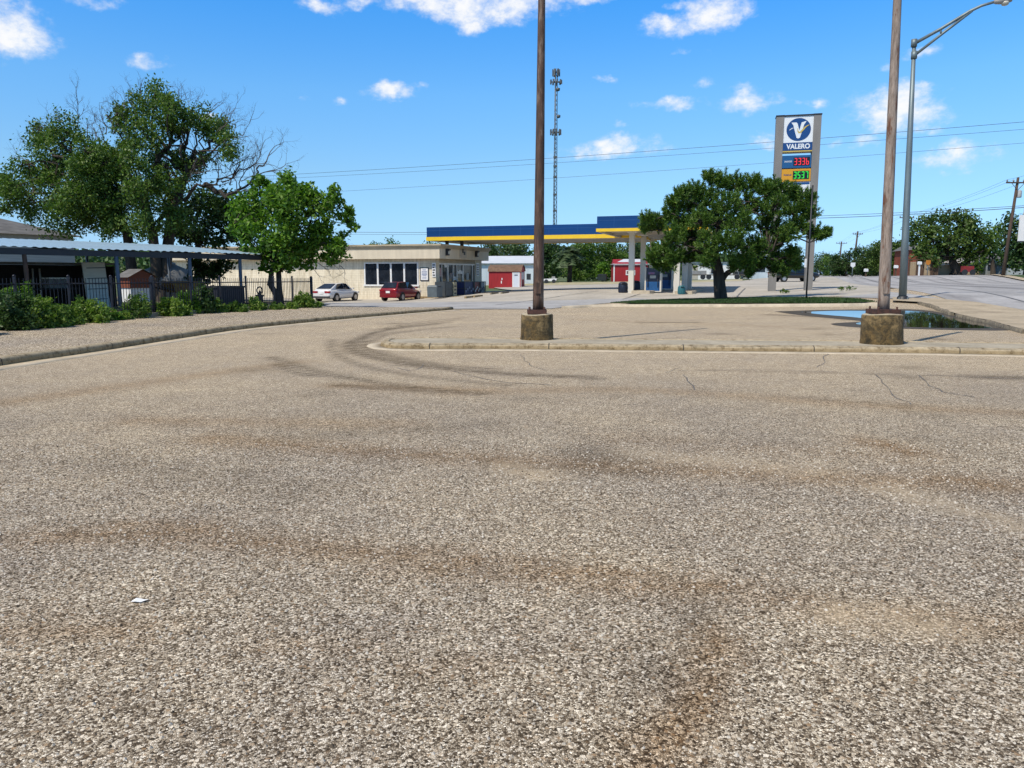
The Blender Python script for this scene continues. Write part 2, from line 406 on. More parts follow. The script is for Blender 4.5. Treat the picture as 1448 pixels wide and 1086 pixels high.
def conc(name, col, rough=.85, vs=1.2, crack=True, joint=None, streak=None):
    if name in MATS: return MATS[name]
    m, nt, b = new_mat(name); b.inputs['Roughness'].default_value = rough; b.inputs['Specular IOR Level'].default_value = .04
    f = noise(nt, vs, 8, .65); f2 = noise(nt, vs * 14, 4, .6); 
    r = ramp(nt, [(.28, tuple(c * .62 for c in col)), (.5, tuple(c * .9 for c in col)), (.75, tuple(min(1, c * 1.12) for c in col))]); nt.links.new(f, r.inputs[0])
    r2 = ramp(nt, [(.3, (.82, .82, .82)), (.7, (1.08, 1.08, 1.08))]); nt.links.new(f2, r2.inputs[0])
    c = mixc(nt, 1, r.outputs[0], r2.outputs[0], 'MULTIPLY')
    if streak:
        f3 = noise(nt, streak, 5, .6, scl=(1, .035, 1)); r3 = ramp(nt, [(.32, (.66, .65, .66)), (.5, (1, 1, 1)), (.66, (1.06, 1.06, 1.06))]); nt.links.new(f3, r3.inputs[0])
        c = mixc(nt, 1, c, r3.outputs[0], 'MULTIPLY')
    if joint:
        fj = noise(nt, 7, 7, .75); rj = ramp(nt, [(.36, (.42, .38, .32)), (.5, (.95, .94, .92)), (.7, (1.12, 1.12, 1.12))]); nt.links.new(fj, rj.inputs[0]); c = mixc(nt, 1, c, rj.outputs[0], 'MULTIPLY')
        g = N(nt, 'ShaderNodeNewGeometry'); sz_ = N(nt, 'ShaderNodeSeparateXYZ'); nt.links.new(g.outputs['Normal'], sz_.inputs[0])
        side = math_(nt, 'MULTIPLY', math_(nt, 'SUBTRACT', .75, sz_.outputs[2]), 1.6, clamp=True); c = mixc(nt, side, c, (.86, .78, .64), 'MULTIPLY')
    nt.links.new(c, b.inputs['Base Color']); bump(nt, b, f2, .25, .01)
    MATS[name] = m; return m
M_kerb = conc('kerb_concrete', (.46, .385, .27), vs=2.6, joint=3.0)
M_gutter = conc('gutter_concrete', (.56, .48, .36), vs=2.0)
M_fore = conc('forecourt_concrete', (.50, .46, .395), vs=.25)
M_drive = conc('drive_asphalt', (.42, .415, .41), vs=.5)
M_apron = conc('apron_concrete', (.47, .39, .28), vs=.8)
M_road = conc('road_concrete', (.41, .40, .395), vs=.3, streak=.9)
M_tar = mat('tar', (.13, .115, .10), .6, var=.3, vs=20)
M_earth = mat('earth', (.20, .16, .10), .95, vs=.6, col2=(.10, .10, .05), bumpv=.3)
M_field = mat('field_grass', (.13, .15, .05), .95, vs=.15, col2=(.06, .09, .025))
M_lawn = mat('lawn', (.055, .095, .02), .95, vs=2.5, col2=(.03, .055, .012))
# ------------------------------------------------------------------ ground sheets
def grid_sheet(name, xs, ys, off, material):
    X, Y = np.meshgrid(xs, ys); z = H(X, Y) + off
    v = np.stack([X, Y, z], -1).reshape(-1, 3); nx = len(xs)
    i = np.arange(len(ys) - 1)[:, None] * nx + np.arange(nx - 1)[None]
    q = np.stack([i, i + 1, i + nx + 1, i + nx], -1).reshape(-1, 4)
    return raw(name, v, q, material, smooth=True), v
far = np.array([-3000, -1500, -800, -500, -420, -350, -280, -220, -170, -130, -100, -80, -70])
xs = np.concatenate([far, np.arange(-60, 81, 1.0), [90, 100, 115, 135, 160, 190, 230, 280, 350, 420, 600, 1000, 1700, 3000]])
ys = np.concatenate([[-1500, -500, -200, -80, -40, -25], np.arange(-15, 141, 1.0), [150, 165, 185, 210, 240, 280, 330, 400, 500, 600, 900, 1500, 3000, 5000]])
o, _ = grid_sheet('ground', xs, ys, -.10, M_field); struct(o)
def seg_d(p, line):
    """distance from points to a polyline"""
    best = np.full(len(p), 1e9)
    for a, b in zip(line[:-1], line[1:]):
        a = np.array(a[:2]); b = np.array(b[:2]); d = b - a
        t = np.clip(((p - a) @ d) / (d @ d + 1e-9), 0, 1)
        best = np.minimum(best, np.linalg.norm(p - a - t[:, None] * d, axis=1))
    return best
lot, lv = grid_sheet('parking_lot', np.arange(-34, 40.1, .16), np.concatenate([np.arange(-14, .8, .6), np.arange(.8, 52, .16)]), 0.0, M_lot); struct(lot)
stain = np.zeros((len(lv), 4), np.float32); stain[:, 3] = 1; p2 = lv[:, :2]
def px_line(pts, it=2): return smooth_line([G(*p) for p in pts], it)
def paint(ch, pts, w, k=1.0, it=2):
    d = seg_d(p2, px_line(pts, it)); stain[:, ch] = np.maximum(stain[:, ch], k * np.exp(-(d / w) ** 2))
# rusty earth washed along the lot
for pts, w, k in [([(40,760),(250,755),(450,775),(640,790),(830,815),(1000,830)], .16, .75), ([(560,800),(760,812),(900,820)], .14, .6), ([(150,745),(300,740)], .12, .6), ([(1000,830),(1200,865),(1448,890)], .14, .6), ([(300,620),(600,645),(800,655),(960,665),(1448,690)], .26, .7),
                  ([(1230,625),(1290,640)], .22, .9), ([(1350,680),(1448,690)], .3, .8), ([(190,595),(560,600)], .3, .5), ([(0,570),(250,535),(420,512)], .35, .6),
                  ([(930,1086),(985,985),(1010,900)], .10, .9), ([(890,1060),(1000,1000)], .08, .7), ([(350,905),(560,930),(700,945)], .08, .4), ([(0,880),(200,900)], .10, .6), ([(640,555),(900,548),(1200,572),(1448,584)], .28, .55), ([(480,545),(700,553)], .3, .7), ([(820,452),(1100,462)], .5, .35), ([(880,620),(1300,650)], .3, .3)]: paint(0, pts, w, k)
# rubber marks, damp streaks
for pts, w, k in [([(620,458),(545,466),(500,480),(505,497),(560,512),(700,528),(830,533)], .16, .85), ([(600,466),(540,474),(520,486),(545,502),(640,518)], .12, .6), ([(640,462),(520,474),(488,487),(495,500)], .22, .5), ([(385,505),(440,525),(540,542)], .16, .6), ([(390,515),(420,528),(450,532)], .1, .9),
                  ([(480,545),(590,552),(680,556)], .16, .7), ([(1000,524),(1300,530),(1448,536)], .08, .45), ([(1380,533),(1448,534)], .25, .8), ([(905,456),(985,456)], .22, .9), ([(820,496),(885,496)], .12, .8), ([(700,660),(900,668)], .16, .35), ([(400,620),(700,600)], .2, .3), ([(1100,560),(1250,570),(1330,590)], .12, .4),
                  ([(830,640),(880,648)], .3, .5), ([(1090,445),(1150,448)], .35, .8), ([(1000,850),(900,1000)], .12, .3), ([(1300,620),(1448,650)], .2, .3), ([(150,650),(420,700)], .3, .3)]: paint(1, pts, w, k)
for _ in range(70):
    x_, y_ = rnd.uniform(-12, 16), rnd.uniform(3, 26); q_ = ((p2[:, 0] - x_) ** 2 + ((p2[:, 1] - y_) * rnd.uniform(.7, 1.4)) ** 2) / rnd.uniform(.06, .4) ** 2; stain[:, 1] = np.maximum(stain[:, 1], rnd.uniform(.25, .7) * np.exp(-q_))
for pts, w, k in [([(640,455),(560,463),(505,477),(488,488),(500,500),(550,512),(640,522)], .10, 1.0), ([(650,452),(570,460),(520,473),(512,487),(530,500),(600,514),(700,522)], .09, .9), ([(660,449),(575,457),(530,468)], .08, .8), ([(470,480),(465,495),(500,515),(580,532),(720,545)], .10, .7), ([(380,505),(440,524),(540,543),(680,557)], .09, .9), ([(560,516),(700,530),(850,536)], .08, .8)]: paint(1, pts, w, k)
# pale sand
for pts, w, k in [([(710,660),(770,672)], .14, .8), ([(556,710),(556,722)], .05, .9), ([(1180,870),(1330,885)], .12, .6), ([(800,445),(1100,450)], 1.0, .5), ([(560,500),(1000,508),(1448,520)], .5, .4), ([(1250,690),(1448,745)], .14, .5), ([(380,518),(520,520)], .35, .35), ([(900,640),(1150,665)], .22, .4)]: paint(2, pts, w, k)
yy_ = np.clip((p2[:, 1] - 6) / 9, 0, 1); stain[:, 2] = np.maximum(stain[:, 2], .42 * yy_ * yy_ * (3 - 2 * yy_))
ca = lot.data.color_attributes.new('stain', 'FLOAT_COLOR', 'POINT'); ca.data.foreach_set('color', stain.ravel())
# ------------------------------------------------------------------ paving beyond the lot
kerbL = px_line([(-420,588),(-200,548),(0,515),(110,500),(250,478),(330,466),(430,456),(520,448),(600,441),(636,438)], 1)
wallL = px_line([(-330,500),(-150,484),(0,469),(100,462),(220,452),(340,444),(447,436)], 1)
M_cap = conc('wall_concrete', (.30, .26, .20), vs=2)
verge = sheet('gravel_verge', [p for p in resample(kerbL, 2.0)] + [p for p in reversed(resample(wallL, 2.0))], .115, M_verge, .8)
kprof = [(-.20, -.05), (-.20, .06), (-.185, .115), (-.15, .14), (-.08, .15), (0.02, .145), (.02, -.05)]
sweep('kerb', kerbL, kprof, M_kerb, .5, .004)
sweep('gutter', kerbL, [(-.62, -.02), (-.61, .008), (-.2, .012), (-.2, -.02)], M_gutter, .5)
sweep('wall_kerb', wallL, [(-.10, .0), (-.10, .24), (-.08, .26), (.10, .26), (.12, .24), (.12, 0)], M_cap, .5, .004)
yard = [tuple(p[:2]) for p in resample(wallL, 3)]
wl_end = wallL[-1]; wl0 = wallL[0]
yl = [wl_end + U * 0, wl_end + U * 6 - V * 3, wl_end + U * 14 - V * 12, wl_end + U * 18 - V * 40, wl0 - V * 30, wl0 - V * .2]
sheet('yard', yard + [tuple(p) for p in yl[1:-1]], .17, M_earth, 1.5)
# island with kerb round it
isl = smooth_line([G(540,483,.1), G(555,485.5,.13), G(700,484.5,.13), G(1000,487.5,.13), G(1250,489.5,.13), G(1448,492.5,.13), G(1700,499,.13), G(1700,488,.13), G(1448,483.5,.13), G(1250,480.5,.13), G(1000,478.5,.13), G(760,477,.13), G(600,475.5,.13), G(562,477,.13), G(543,480,.1), G(540,483,.1)], 2)
M_isl = conc('island_concrete', (.44, .39, .30), vs=1.0)
sheet('island', isl[:-1], .105, M_isl, .6)
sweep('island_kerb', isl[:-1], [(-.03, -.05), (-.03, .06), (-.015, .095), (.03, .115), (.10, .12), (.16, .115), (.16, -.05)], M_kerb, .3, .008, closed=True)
sweep('gutter', isl[:-1], [(-.34, -.02), (-.33, .008), (-.04, .012), (-.04, -.02)], M_gutter, .5, closed=True)
def joints(line, prof, every, name='kerb_joint', closed=False):
    L = resample(line, .02); m_ = MB(); k = len(prof); step = int(every / .02)
    for i in range(step // 2, len(L) - 2, step):
        i += rnd.randint(-8, 8); vs = []
        for q in (L[i], L[i + 1]):
            d = L[i + 1] - L[i]; d = d / np.linalg.norm(d); nl = np.array([-d[1], d[0]]); c_ = sum(o_ for o_, _ in prof) / k
            for o_, z_ in prof: p_ = q + nl * (c_ + (o_ - c_) * 1.03); vs.append((p_[0], p_[1], h(*p_) + z_ + .006))
        m_.add(vs, [(j, j + 1, k + j + 1, k + j) for j in range(k - 1)])
    o = m_.build(name, M_joint); o['kind'] = 'structure'
M_joint = mat('joint_dirt', (.07, .06, .045), .95, vs=9)
joints(kerbL, kprof, 3.0); joints(isl[:-1], [(-.03, .0), (-.03, .06), (-.015, .095), (.03, .115), (.10, .12), (.16, .115)], 2.6)
# forecourt of the station: concrete near the pumps, grey drive in front of the store
fb = [G(447,437), G(640,437.5), G(780,437), G(800,434), G(866,428.5), G(1020,424), G(1200,419), G(1262,414), G(1242,405), G(1204,396), G(1176,391.8)]
ftop = [G(1150,391), G(1050,397), G(930,401), G(760,403), G(690,404)]
store_c = P(617, 421, 64)
sw = np.array([-6.3, 64.]) 
fore_poly = [p[:2] for p in fb] + [p[:2] for p in ftop] + [sw + U * 12 + V * 3, sw + U * 12, sw, sw - V * 28, sw - V * 28 - U * 14]
sheet('forecourt', fore_poly, .012, M_fore, 1.2)
sheet('driveway', [p[:2] for p in (G(445,436), G(640,437), G(780,436.5), G(866,428), G(960,425.8), G(900,422), G(800,425), G(700,427), G(600,428), G(430,429))], .024, M_drive, 1.0)
sheet('dirt_strip', [p[:2] for p in (G(690,404.5), G(760,403.5), G(930,401), G(1050,397.5), G(1050,395), G(930,398), G(760,400), G(690,401))], .02, mat('pale_dirt', (.50, .42, .28), .95, vs=.5, col2=(.3, .28, .14)), 1.5)
# seams and cracks
def ribbon(name, pts, w, off, m, wob=.0):
    L = smooth_line([np.array([*p[:2]]) for p in pts], 1); L = resample(L, .25)
    if wob: L = [p + np.array([rnd.uniform(-wob, wob), rnd.uniform(-wob, wob)]) for p in L]
    n = len(L); vs = []
    for i, p in enumerate(L):
        d = L[min(i + 1, n - 1)] - L[max(i - 1, 0)]; d = d / (np.linalg.norm(d) + 1e-9); nl = np.array([-d[1], d[0]])
        ww = w * rnd.uniform(.35, 1.25)
        for s in (-1, 1):
            q = p + nl * ww / 2 * s; vs.append((q[0], q[1], h(*q) + off))
    m_ = MB(); m_.add(vs, [(2 * i, 2 * i + 1, 2 * i + 3, 2 * i + 2) for i in range(n - 1)])
    o = m_.build(name, m); o['kind'] = 'structure'; return o
for pts in ([(1172,500),(1164,506),(1168,514),(1155,520)], [(960,524),(1080,523),(1200,527),(1300,531),(1448,536)], [(1240,530),(1255,546),(1262,560)], [(960,520),(940,527)], [(735,500),(745,514),(770,524)], [(965,530),(985,552)], [(560,520),(585,526),(600,515)], [(1262,560),(1290,572)], [(1010,470),(1080,478)], [(1300,531),(1320,552),(1380,562)], [(640,525),(700,540),(780,545)]):
    ribbon('pavement_crack', [G(*p) for p in pts], .017, .004, M_tar, .03)
for pts in ([(700,432),(780,421),(846,412)], [(1054,408),(1045,416),(1040,424)], [(447,437.2),(560,437.8),(640,437.6)], [(640,437.4),(720,437.6),(795,437)], [(905,416),(880,424)]):
    ribbon('concrete_joint', [G(*p) for p in pts], .10, .034, M_tar, .02)
# planted strip with kerb under the pine
gs = [G(*p) for p in [(862,431),(905,427.5),(960,425.5),(1018,424),(1100,423.5),(1180,424),(1215,426),(1240,430),(1180,431.5),(1060,431.5),(940,432)]]
sheet('planting_strip', [p[:2] for p in gs], .10, M_lawn, .7)
sweep('strip_kerb', smooth_line([G(795,436.5), G(850,433.5), G(940,434), G(1060,434), G(1180,433.5), G(1255,432.5)], 1), [(-.22, -.05), (-.22, .1), (-.18, .13), (.02, .13), (.06, .1), (.06, -.05)], M_gutter, .6, .006)
# street
ne = G(1448, 441); n2 = G(1258, 413); fe = G(1448, 398)
v_near = float(ne[:2] @ V) - 1.7; v_far = float(fe[:2] @ V)
print('street v', v_near, float(n2[:2] @ V), v_far, 'ne', ne, 'fe', fe)
def uv(u, v): return U * u + V * v
us = list(np.concatenate([np.arange(-30, 141, 6), np.arange(150, 420, 20)]))
def strip(name, v0, v1, off, m, u0=-30, u1=420, step=2.0):
    uu = np.concatenate([np.arange(u0, min(u1, 140), 1.5), np.arange(140, max(u1, 141), 10)]) if u1 > 140 else np.arange(u0, u1 + .1, 1.5)
    nv = max(2, int(abs(v1 - v0) / 1.5) + 1); vv = np.linspace(v0, v1, nv)
    UU, VV = np.meshgrid(uu, vv, indexing='ij'); X = UU * U[0] + VV * V[0]; Y = UU * U[1] + VV * V[1]; Z = H(X, Y) + off
    # mesh kept in street axes so that wear runs along the lanes
    v = np.stack([VV, UU, Z], -1).reshape(-1, 3); i = np.arange(len(uu) - 1)[:, None] * nv + np.arange(nv - 1)[None]
    q = np.stack([i, i + 1, i + nv + 1, i + nv], -1).reshape(-1, 4)
    o = raw(name, v, q, m, smooth=True); o.rotation_euler.z = -TH; return struct(o)
strip('street', v_near, v_far, .016, M_road)
strip('far_kerb', v_far, v_far + .3, .13, M_gutter)
strip('far_pavement', v_far + .3, v_far + 1.3, .11, M_apron)
strip('far_lawn', v_far + 1.3, v_far + 60, .05, M_lawn)
M_seam = mat('road_seam', (.16, .155, .155), .8, var=.4, vs=1.5)
for vv, ww in ((v_near + (v_far - v_near) * .16, .16), (v_near + (v_far - v_near) * .36, .22), (v_near + (v_far - v_near) * .40, .12), (v_near + (v_far - v_near) * .62, .2), (v_near + (v_far - v_near) * .85, .16)):
    strip('road_seam', vv, vv + ww, .022, M_seam, u1=300)
M_line = mat('lane_paint', (.62, .60, .55), .7, var=.35, vs=6)
for k in range(16):
    for fr in (.28, .72): strip('lane_marking', v_near + (v_far - v_near) * fr, v_near + (v_far - v_near) * fr + .12, .026, M_line, u0=10 + k * 12, u1=13 + k * 12)
# corner apron between puddle and street, side drive, broken kerb
ap = [G(*p) for p in [(1262,423),(1318,424.5),(1380,430),(1448,441.5),(1560,462),(1620,520),(1520,500),(1448,471),(1400,457),(1352,447),(1302,430),(1262,428)]]
sheet('corner_apron', [p[:2] for p in ap], .10, M_apron, .7)
sheet('side_drive', [p[:2] for p in (G(1185,421), G(1262,423), G(1318,424.5), G(1390,431), G(1330,423), G(1258,413.5), G(1235,416))], .03, M_drive, .8)
M_broken = mat('broken_kerb', (.30, .25, .17), .9, vs=8, col2=(.09, .075, .055), bumpv=.6)
sweep('broken_kerb', [G(1300,430.5), G(1320,436), G(1346,446)], [(-.09, -.02), (-.08, .08), (-.03, .13), (.05, .12), (.08, -.02)], M_broken, .3, .03)
sweep('apron_edge', [G(1352,448), G(1400,458), G(1448,472)], [(-.06, -.02), (-.05, .10), (.0, .115), (.03, -.02)], M_broken, .25, .02)
# puddle: water laid along the lot's slope, tilted to mirror more sky
def flat_poly(name, pts, z, m):
    c = MB(); L = smooth_line([G(*p) for p in pts] + [G(*pts[0])], 3)[:-1]
    c.add([(p[0], p[1], z) for p in L], [tuple(range(len(L)))])
    o = c.build(name, m); bm = bmesh.new(); bm.from_mesh(o.data)
    for f in bm.faces:
        if f.normal.z < 0: f.normal_flip()
    bm.to_mesh(o.data); bm.free(); return struct(o)
m, nt_, b = new_mat('water'); b.inputs['Base Color'].default_value = (.02, .018, .014, 1); b.inputs['Roughness'].default_value = .02; b.inputs['IOR'].default_value = 1.33
b.inputs['Specular IOR Level'].default_value = .8
bump(nt_, b, noise(nt_, 3.0, 2), .06, .03); M_water = m
def wet_sheet(name, pts, off, m):
    L = smooth_line([G(*p) for p in pts] + [G(*pts[0])], 2)[:-1]; return sheet(name, L, off, m, .5)
wet_sheet('puddle', [(1133,441.5),(1160,445),(1212,449),(1238,453),(1205,457.5),(1222,460.5),(1282,462.5),(1350,464.5),(1424,464.5),(1414,459.5),(1380,455),(1350,449.8),(1318,442.3),(1285,439.5),(1240,440),(1180,439.5)], .010, M_water)
wet = mat('wet_asphalt', (.055, .05, .042), .75, spec=.12, vs=6, col2=(.10, .085, .065), bumpv=.5)
wet_sheet('damp_margin', [(1095,440.5),(1135,446.5),(1205,452.5),(1225,455),(1165,457.5),(1200,463),(1282,465),(1350,467),(1442,468),(1436,461),(1394,454),(1354,447),(1322,440),(1285,437),(1240,438),(1180,437.8)], .005, wet)
# recolour the lot near the water
for pts, w, k in [([(1130,443),(1200,452)], .6, .5), ([(1240,459),(1430,466)], .5, .5), ([(1250,438),(1320,440)], .8, .7)]: paint(1, pts, w, k, 0)
ca.data.foreach_set('color', stain.ravel())
# ------------------------------------------------------------------ poles and street furniture
M_rustpole = None
def rust_mat(name, base, rust, dark, sc=(6, 6, .9), lo=.45, hi=.62):
    m, nt, b = new_mat(name); b.inputs['Roughness'].default_value = .7
    f = noise(nt, 1.6, 8, .7, scl=sc); f2 = noise(nt, 5, 6, .7, scl=(5, 5, .7)); f3 = noise(nt, 30, 4, .6, scl=(1, 1, .2))
    r = ramp(nt, [(lo - .12, base), (lo, tuple(c * .75 for c in base)), (lo + .06, rust), (hi + .08, dark)]); nt.links.new(f, r.inputs[0])
    r2 = ramp(nt, [(.3, (.55, .5, .46)), (.6, (1.1, 1.1, 1.1))]); nt.links.new(f2, r2.inputs[0])
    c = mixc(nt, 1, r.outputs[0], r2.outputs[0], 'MULTIPLY'); r3 = ramp(nt, [(.3, (.8, .8, .8)), (.7, (1.1, 1.1, 1.1))]); nt.links.new(f3, r3.inputs[0])
    c = mixc(nt, 1, c, r3.outputs[0], 'MULTIPLY'); nt.links.new(c, b.inputs['Base Color']); bump(nt, b, f2, .3, .02); MATS[name] = m; return m
M_pole_a = rust_mat('rusted_pole_brown', (.24, .17, .125), (.10, .052, .032), (.045, .03, .024), lo=.40, hi=.55)
M_pole_b = rust_mat('rusted_pole_grey', (.34, .27, .22), (.16, .06, .025), (.06, .035, .025), lo=.56, hi=.64)
M_plate = mat('rusted_plate', (.11, .045, .03), .8, vs=9, col2=(.03, .015, .012), bumpv=.4)
def ped_mat():
    m, nt, b = new_mat('mossy_concrete'); b.inputs['Roughness'].default_value = .9
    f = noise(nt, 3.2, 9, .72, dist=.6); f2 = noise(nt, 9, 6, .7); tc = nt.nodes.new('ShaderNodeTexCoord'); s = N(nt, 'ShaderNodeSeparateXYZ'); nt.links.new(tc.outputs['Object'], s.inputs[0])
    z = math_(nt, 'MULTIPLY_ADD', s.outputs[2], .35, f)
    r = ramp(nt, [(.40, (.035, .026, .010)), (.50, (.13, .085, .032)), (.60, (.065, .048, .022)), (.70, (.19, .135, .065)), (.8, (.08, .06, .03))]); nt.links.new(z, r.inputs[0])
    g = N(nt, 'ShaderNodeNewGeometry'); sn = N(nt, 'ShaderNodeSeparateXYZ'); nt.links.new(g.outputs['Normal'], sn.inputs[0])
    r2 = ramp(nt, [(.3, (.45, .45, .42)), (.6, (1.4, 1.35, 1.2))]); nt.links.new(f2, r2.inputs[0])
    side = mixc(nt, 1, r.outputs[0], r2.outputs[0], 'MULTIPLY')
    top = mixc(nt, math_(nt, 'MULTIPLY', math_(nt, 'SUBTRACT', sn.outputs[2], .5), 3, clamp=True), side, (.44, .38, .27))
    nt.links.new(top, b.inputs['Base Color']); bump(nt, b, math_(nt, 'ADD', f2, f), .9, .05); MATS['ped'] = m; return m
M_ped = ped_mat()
M_steel = mat('galvanised_steel', (.20, .25, .26), .5, .35, vs=4, scl=(1, 1, .15), col2=(.13, .165, .18))
M_dark = mat('dark_metal', (.03, .032, .036), .5, .2, vs=6)
M_white = mat('white_paint', (.78, .78, .76), .5, vs=3, var=.1)
def pedestal_pole(px, pyb, pytop_px, label, wob, m_shaft, wb, bottom_px, top_px, seed):
    """steel pole on a drum of old concrete; the pole leans as in the photograph"""
    b = G(px, pyb, .13); Y = b[1] + sz(24, b[1]); x0 = (px - CX) / F * Y
    base = np.array([x0, Y, h(x0, Y) + .12])
    t = thing('pole_on_pedestal', label, 'pole', base, 0)
    r = sz(wb, b[1]) / 2; H_ = P(px, bottom_px[2], Y)[2] - base[2] + .02
    lt = MB(); n = 40; vs = []; prof = [(1.02, -.2), (1.0, .02), (.985, .1 * H_), (.97, .4 * H_), (.96, .7 * H_), (.95, .93 * H_), (.92, H_ - .01), (.86, H_), (.4, H_ + .004), (.02, H_ + .004)]
    rs = random.Random(seed); ph = [rs.uniform(0, 6) for _ in range(6)]
    for q, z in prof:
        for k in range(n):
            a = 2 * math.pi * k / n
            w = 1 + .014 * math.sin(3 * a + ph[0] + z * 3) + .012 * math.sin(7 * a + ph[1] - z * 5) + .008 * rs.uniform(-1, 1)
            vs.append((r * q * w * math.cos(a), r * q * w * math.sin(a), z + (.012 * math.sin(2 * a + ph[2]) if z > H_ * .5 else 0)))
    lt.add(vs, [(i * n + k, i * n + (k + 1) % n, (i + 1) * n + (k + 1) % n, (i + 1) * n + k) for i in range(len(prof) - 1) for k in range(n)], True)
    o_ = lt.build('pedestal', M_ped, t)
    pl = MB(); pw = sz(bottom_px[3], Y); pl.box((0, 0, H_ + .05), (pw, pw, .09)); 
    bp = pl.build('base_plate', M_plate, t)
    for sx_ in (-1, 1):
        for sy_ in (-1, 1):
            q = MB(); q.tube([(sx_ * pw * .38, sy_ * pw * .38, H_ + .06), (sx_ * pw * .38, sy_ * pw * .38, H_ + .15)], .022, 6); q.build('anchor_bolt', M_plate, bp)
    zb = H_ + .09
    pb = P(bottom_px[0], bottom_px[1], Y) - base; pt = P(top_px[0], top_px[1], Y) - base
    d = (pt - pb); ext = pb + d * 1.35
    rb, rt = sz(bottom_px[4], Y) / 2, sz(top_px[2], Y) / 2
    sh = MB(); zz = np.linspace(0, 1.35, 30); pts = []; rr = []
    for q in zz:
        p = pb + d * q; p = p.copy()
        pts.append((p[0], p[1], max(zb, p[2]) if q == 0 else p[2])); rr.append(rb + (rt - rb) * q)
    pts[0] = (pb[0], pb[1], zb - .005)
    sh.tube(pts, rr, 12); so_ = sh.build('shaft', m_shaft, t)
    hd = MB(); hp = Vector(pb + d * .06); hd.box((hp.x - .01, hp.y - rb * .97, hp.z + .12), (.12, .05, .24)); hd.build('hand_hole_cover', m_shaft, t)
    cap = MB(); e = Vector(ext); cap.tube([e, e + Vector((0, 0, .06))], [rt * .75, rt * .7], 12); cap.build('pole_cap', M_plate, t)
    return t
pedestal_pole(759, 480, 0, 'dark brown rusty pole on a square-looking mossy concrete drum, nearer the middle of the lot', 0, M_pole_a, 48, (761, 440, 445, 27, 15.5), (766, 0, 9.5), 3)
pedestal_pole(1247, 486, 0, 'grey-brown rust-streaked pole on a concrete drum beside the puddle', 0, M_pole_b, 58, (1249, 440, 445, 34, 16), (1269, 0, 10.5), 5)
# cobra-head street lamp
b = G(1276, 425, .02); t = thing('street_lamp', 'tall grey steel street lamp with a truss arm reaching out over the road', 'street lamp', b)
Y = b[1]; top = P(1293, 57, Y) - b
s = MB(); s.tube([(0, 0, .05), tuple(top * .25), tuple(top * .6), tuple(top)], [sz(5.2, Y), sz(4.7, Y), sz(3.8, Y), sz(2.4, Y)], 16); s.build('shaft', M_steel, t)
s = MB(); s.lathe([(.30, -.05), (.30, .06), (.25, .09), (.24, .16), (.20, .22)], 20); s.build('base_flange', M_dark, t)
for k in range(4):
    s = MB(); a = k * math.pi / 2 + .5; s.tube([(.25 * math.cos(a), .25 * math.sin(a), .05), (.25 * math.cos(a), .25 * math.sin(a), .14)], .03, 6); s.build('anchor_bolt', M_steel, t)
def Lp(px, py, dY=0): q = P(px, py, Y + dY) - b; return tuple(q)
dY = -1.2
s = MB(); s.tube([Lp(1294, 61), Lp(1330, 41, dY * .3), Lp(1371, 16, dY * .65), Lp(1388, 8, dY * .8), Lp(1407, 2.5, dY)], [.075, .07, .065, .06, .055], 10); s.tube([Lp(1293.5, 78), Lp(1332, 48, dY * .3), Lp(1375, 15, dY * .68)], .06, 8)
arm = s.build('arm', M_steel, t)
s = MB(); s.tube([Lp(1330, 41, dY * .3), Lp(1331, 49, dY * .3)], .045, 6); s.build('arm_strut', M_steel, arm)
for q in ((1292.6, 61), (1292.6, 78)):
    s = MB(); p = Vector(Lp(*q)); s.tube([p - Vector((0, 0, .16)), p + Vector((0, 0, .16))], .13, 10); s.build('arm_clamp', M_steel, t)
hd = MB(); c0 = Vector(Lp(1405, 3, dY)); c1 = Vector(Lp(1432, -2.5, dY - .2)); ax = c1 - c0
pts = [c0 + ax * q for q in (0, .12, .35, .7, .95, 1)]
hd.tube(pts, [.06, .11, .15, .17, .13, .05], 12); ho = hd.build('lamp_head', mat('lamp_grey', (.34, .33, .31), .5, vs=5), t)
q = MB(); m0 = c0 + ax * .62 - Vector((0, 0, .12)); q.lathe([(.03, -.13), (.12, -.1), (.16, -.02), (.15, .03)], 14, tuple(m0)); q.build('lamp_lens', mat('lamp_glass', (.55, .53, .45), .15, vs=5), ho)
s = MB(); m1 = c0 + ax * .6 + Vector((0, 0, .17)); s.tube([m1, m1 + Vector((0, 0, .12))], .05, 8); s.build('photocell', M_dark, ho)
# ------------------------------------------------------------------ fuel price sign on two columns
b = G(1115, 411, 0); SY = b[1]; srz = -R(15)
t = thing('price_sign', 'tall grey twin-column station sign with blue oval emblem and lit prices', 'sign', b, srz)
xl = local(1091, 240, b, srz, 1, 0).x; xr = local(1153, 240, b, srz, 1, 0).x; zt = local(1123, 165, b, srz, 1, 0).z
def SZ(py): return local(1123, py, b, srz, 1, 0).z
def SX(px, py=240): return local(px, py, b, srz, 1, 0).x
M_sgrey = mat('sign_column_grey', (.22, .21, .195), .6, vs=2, scl=(1, 1, .3), var=.18)
cw = .50
xl = SX(1086, 411); xr = SX(1147.5, 411)
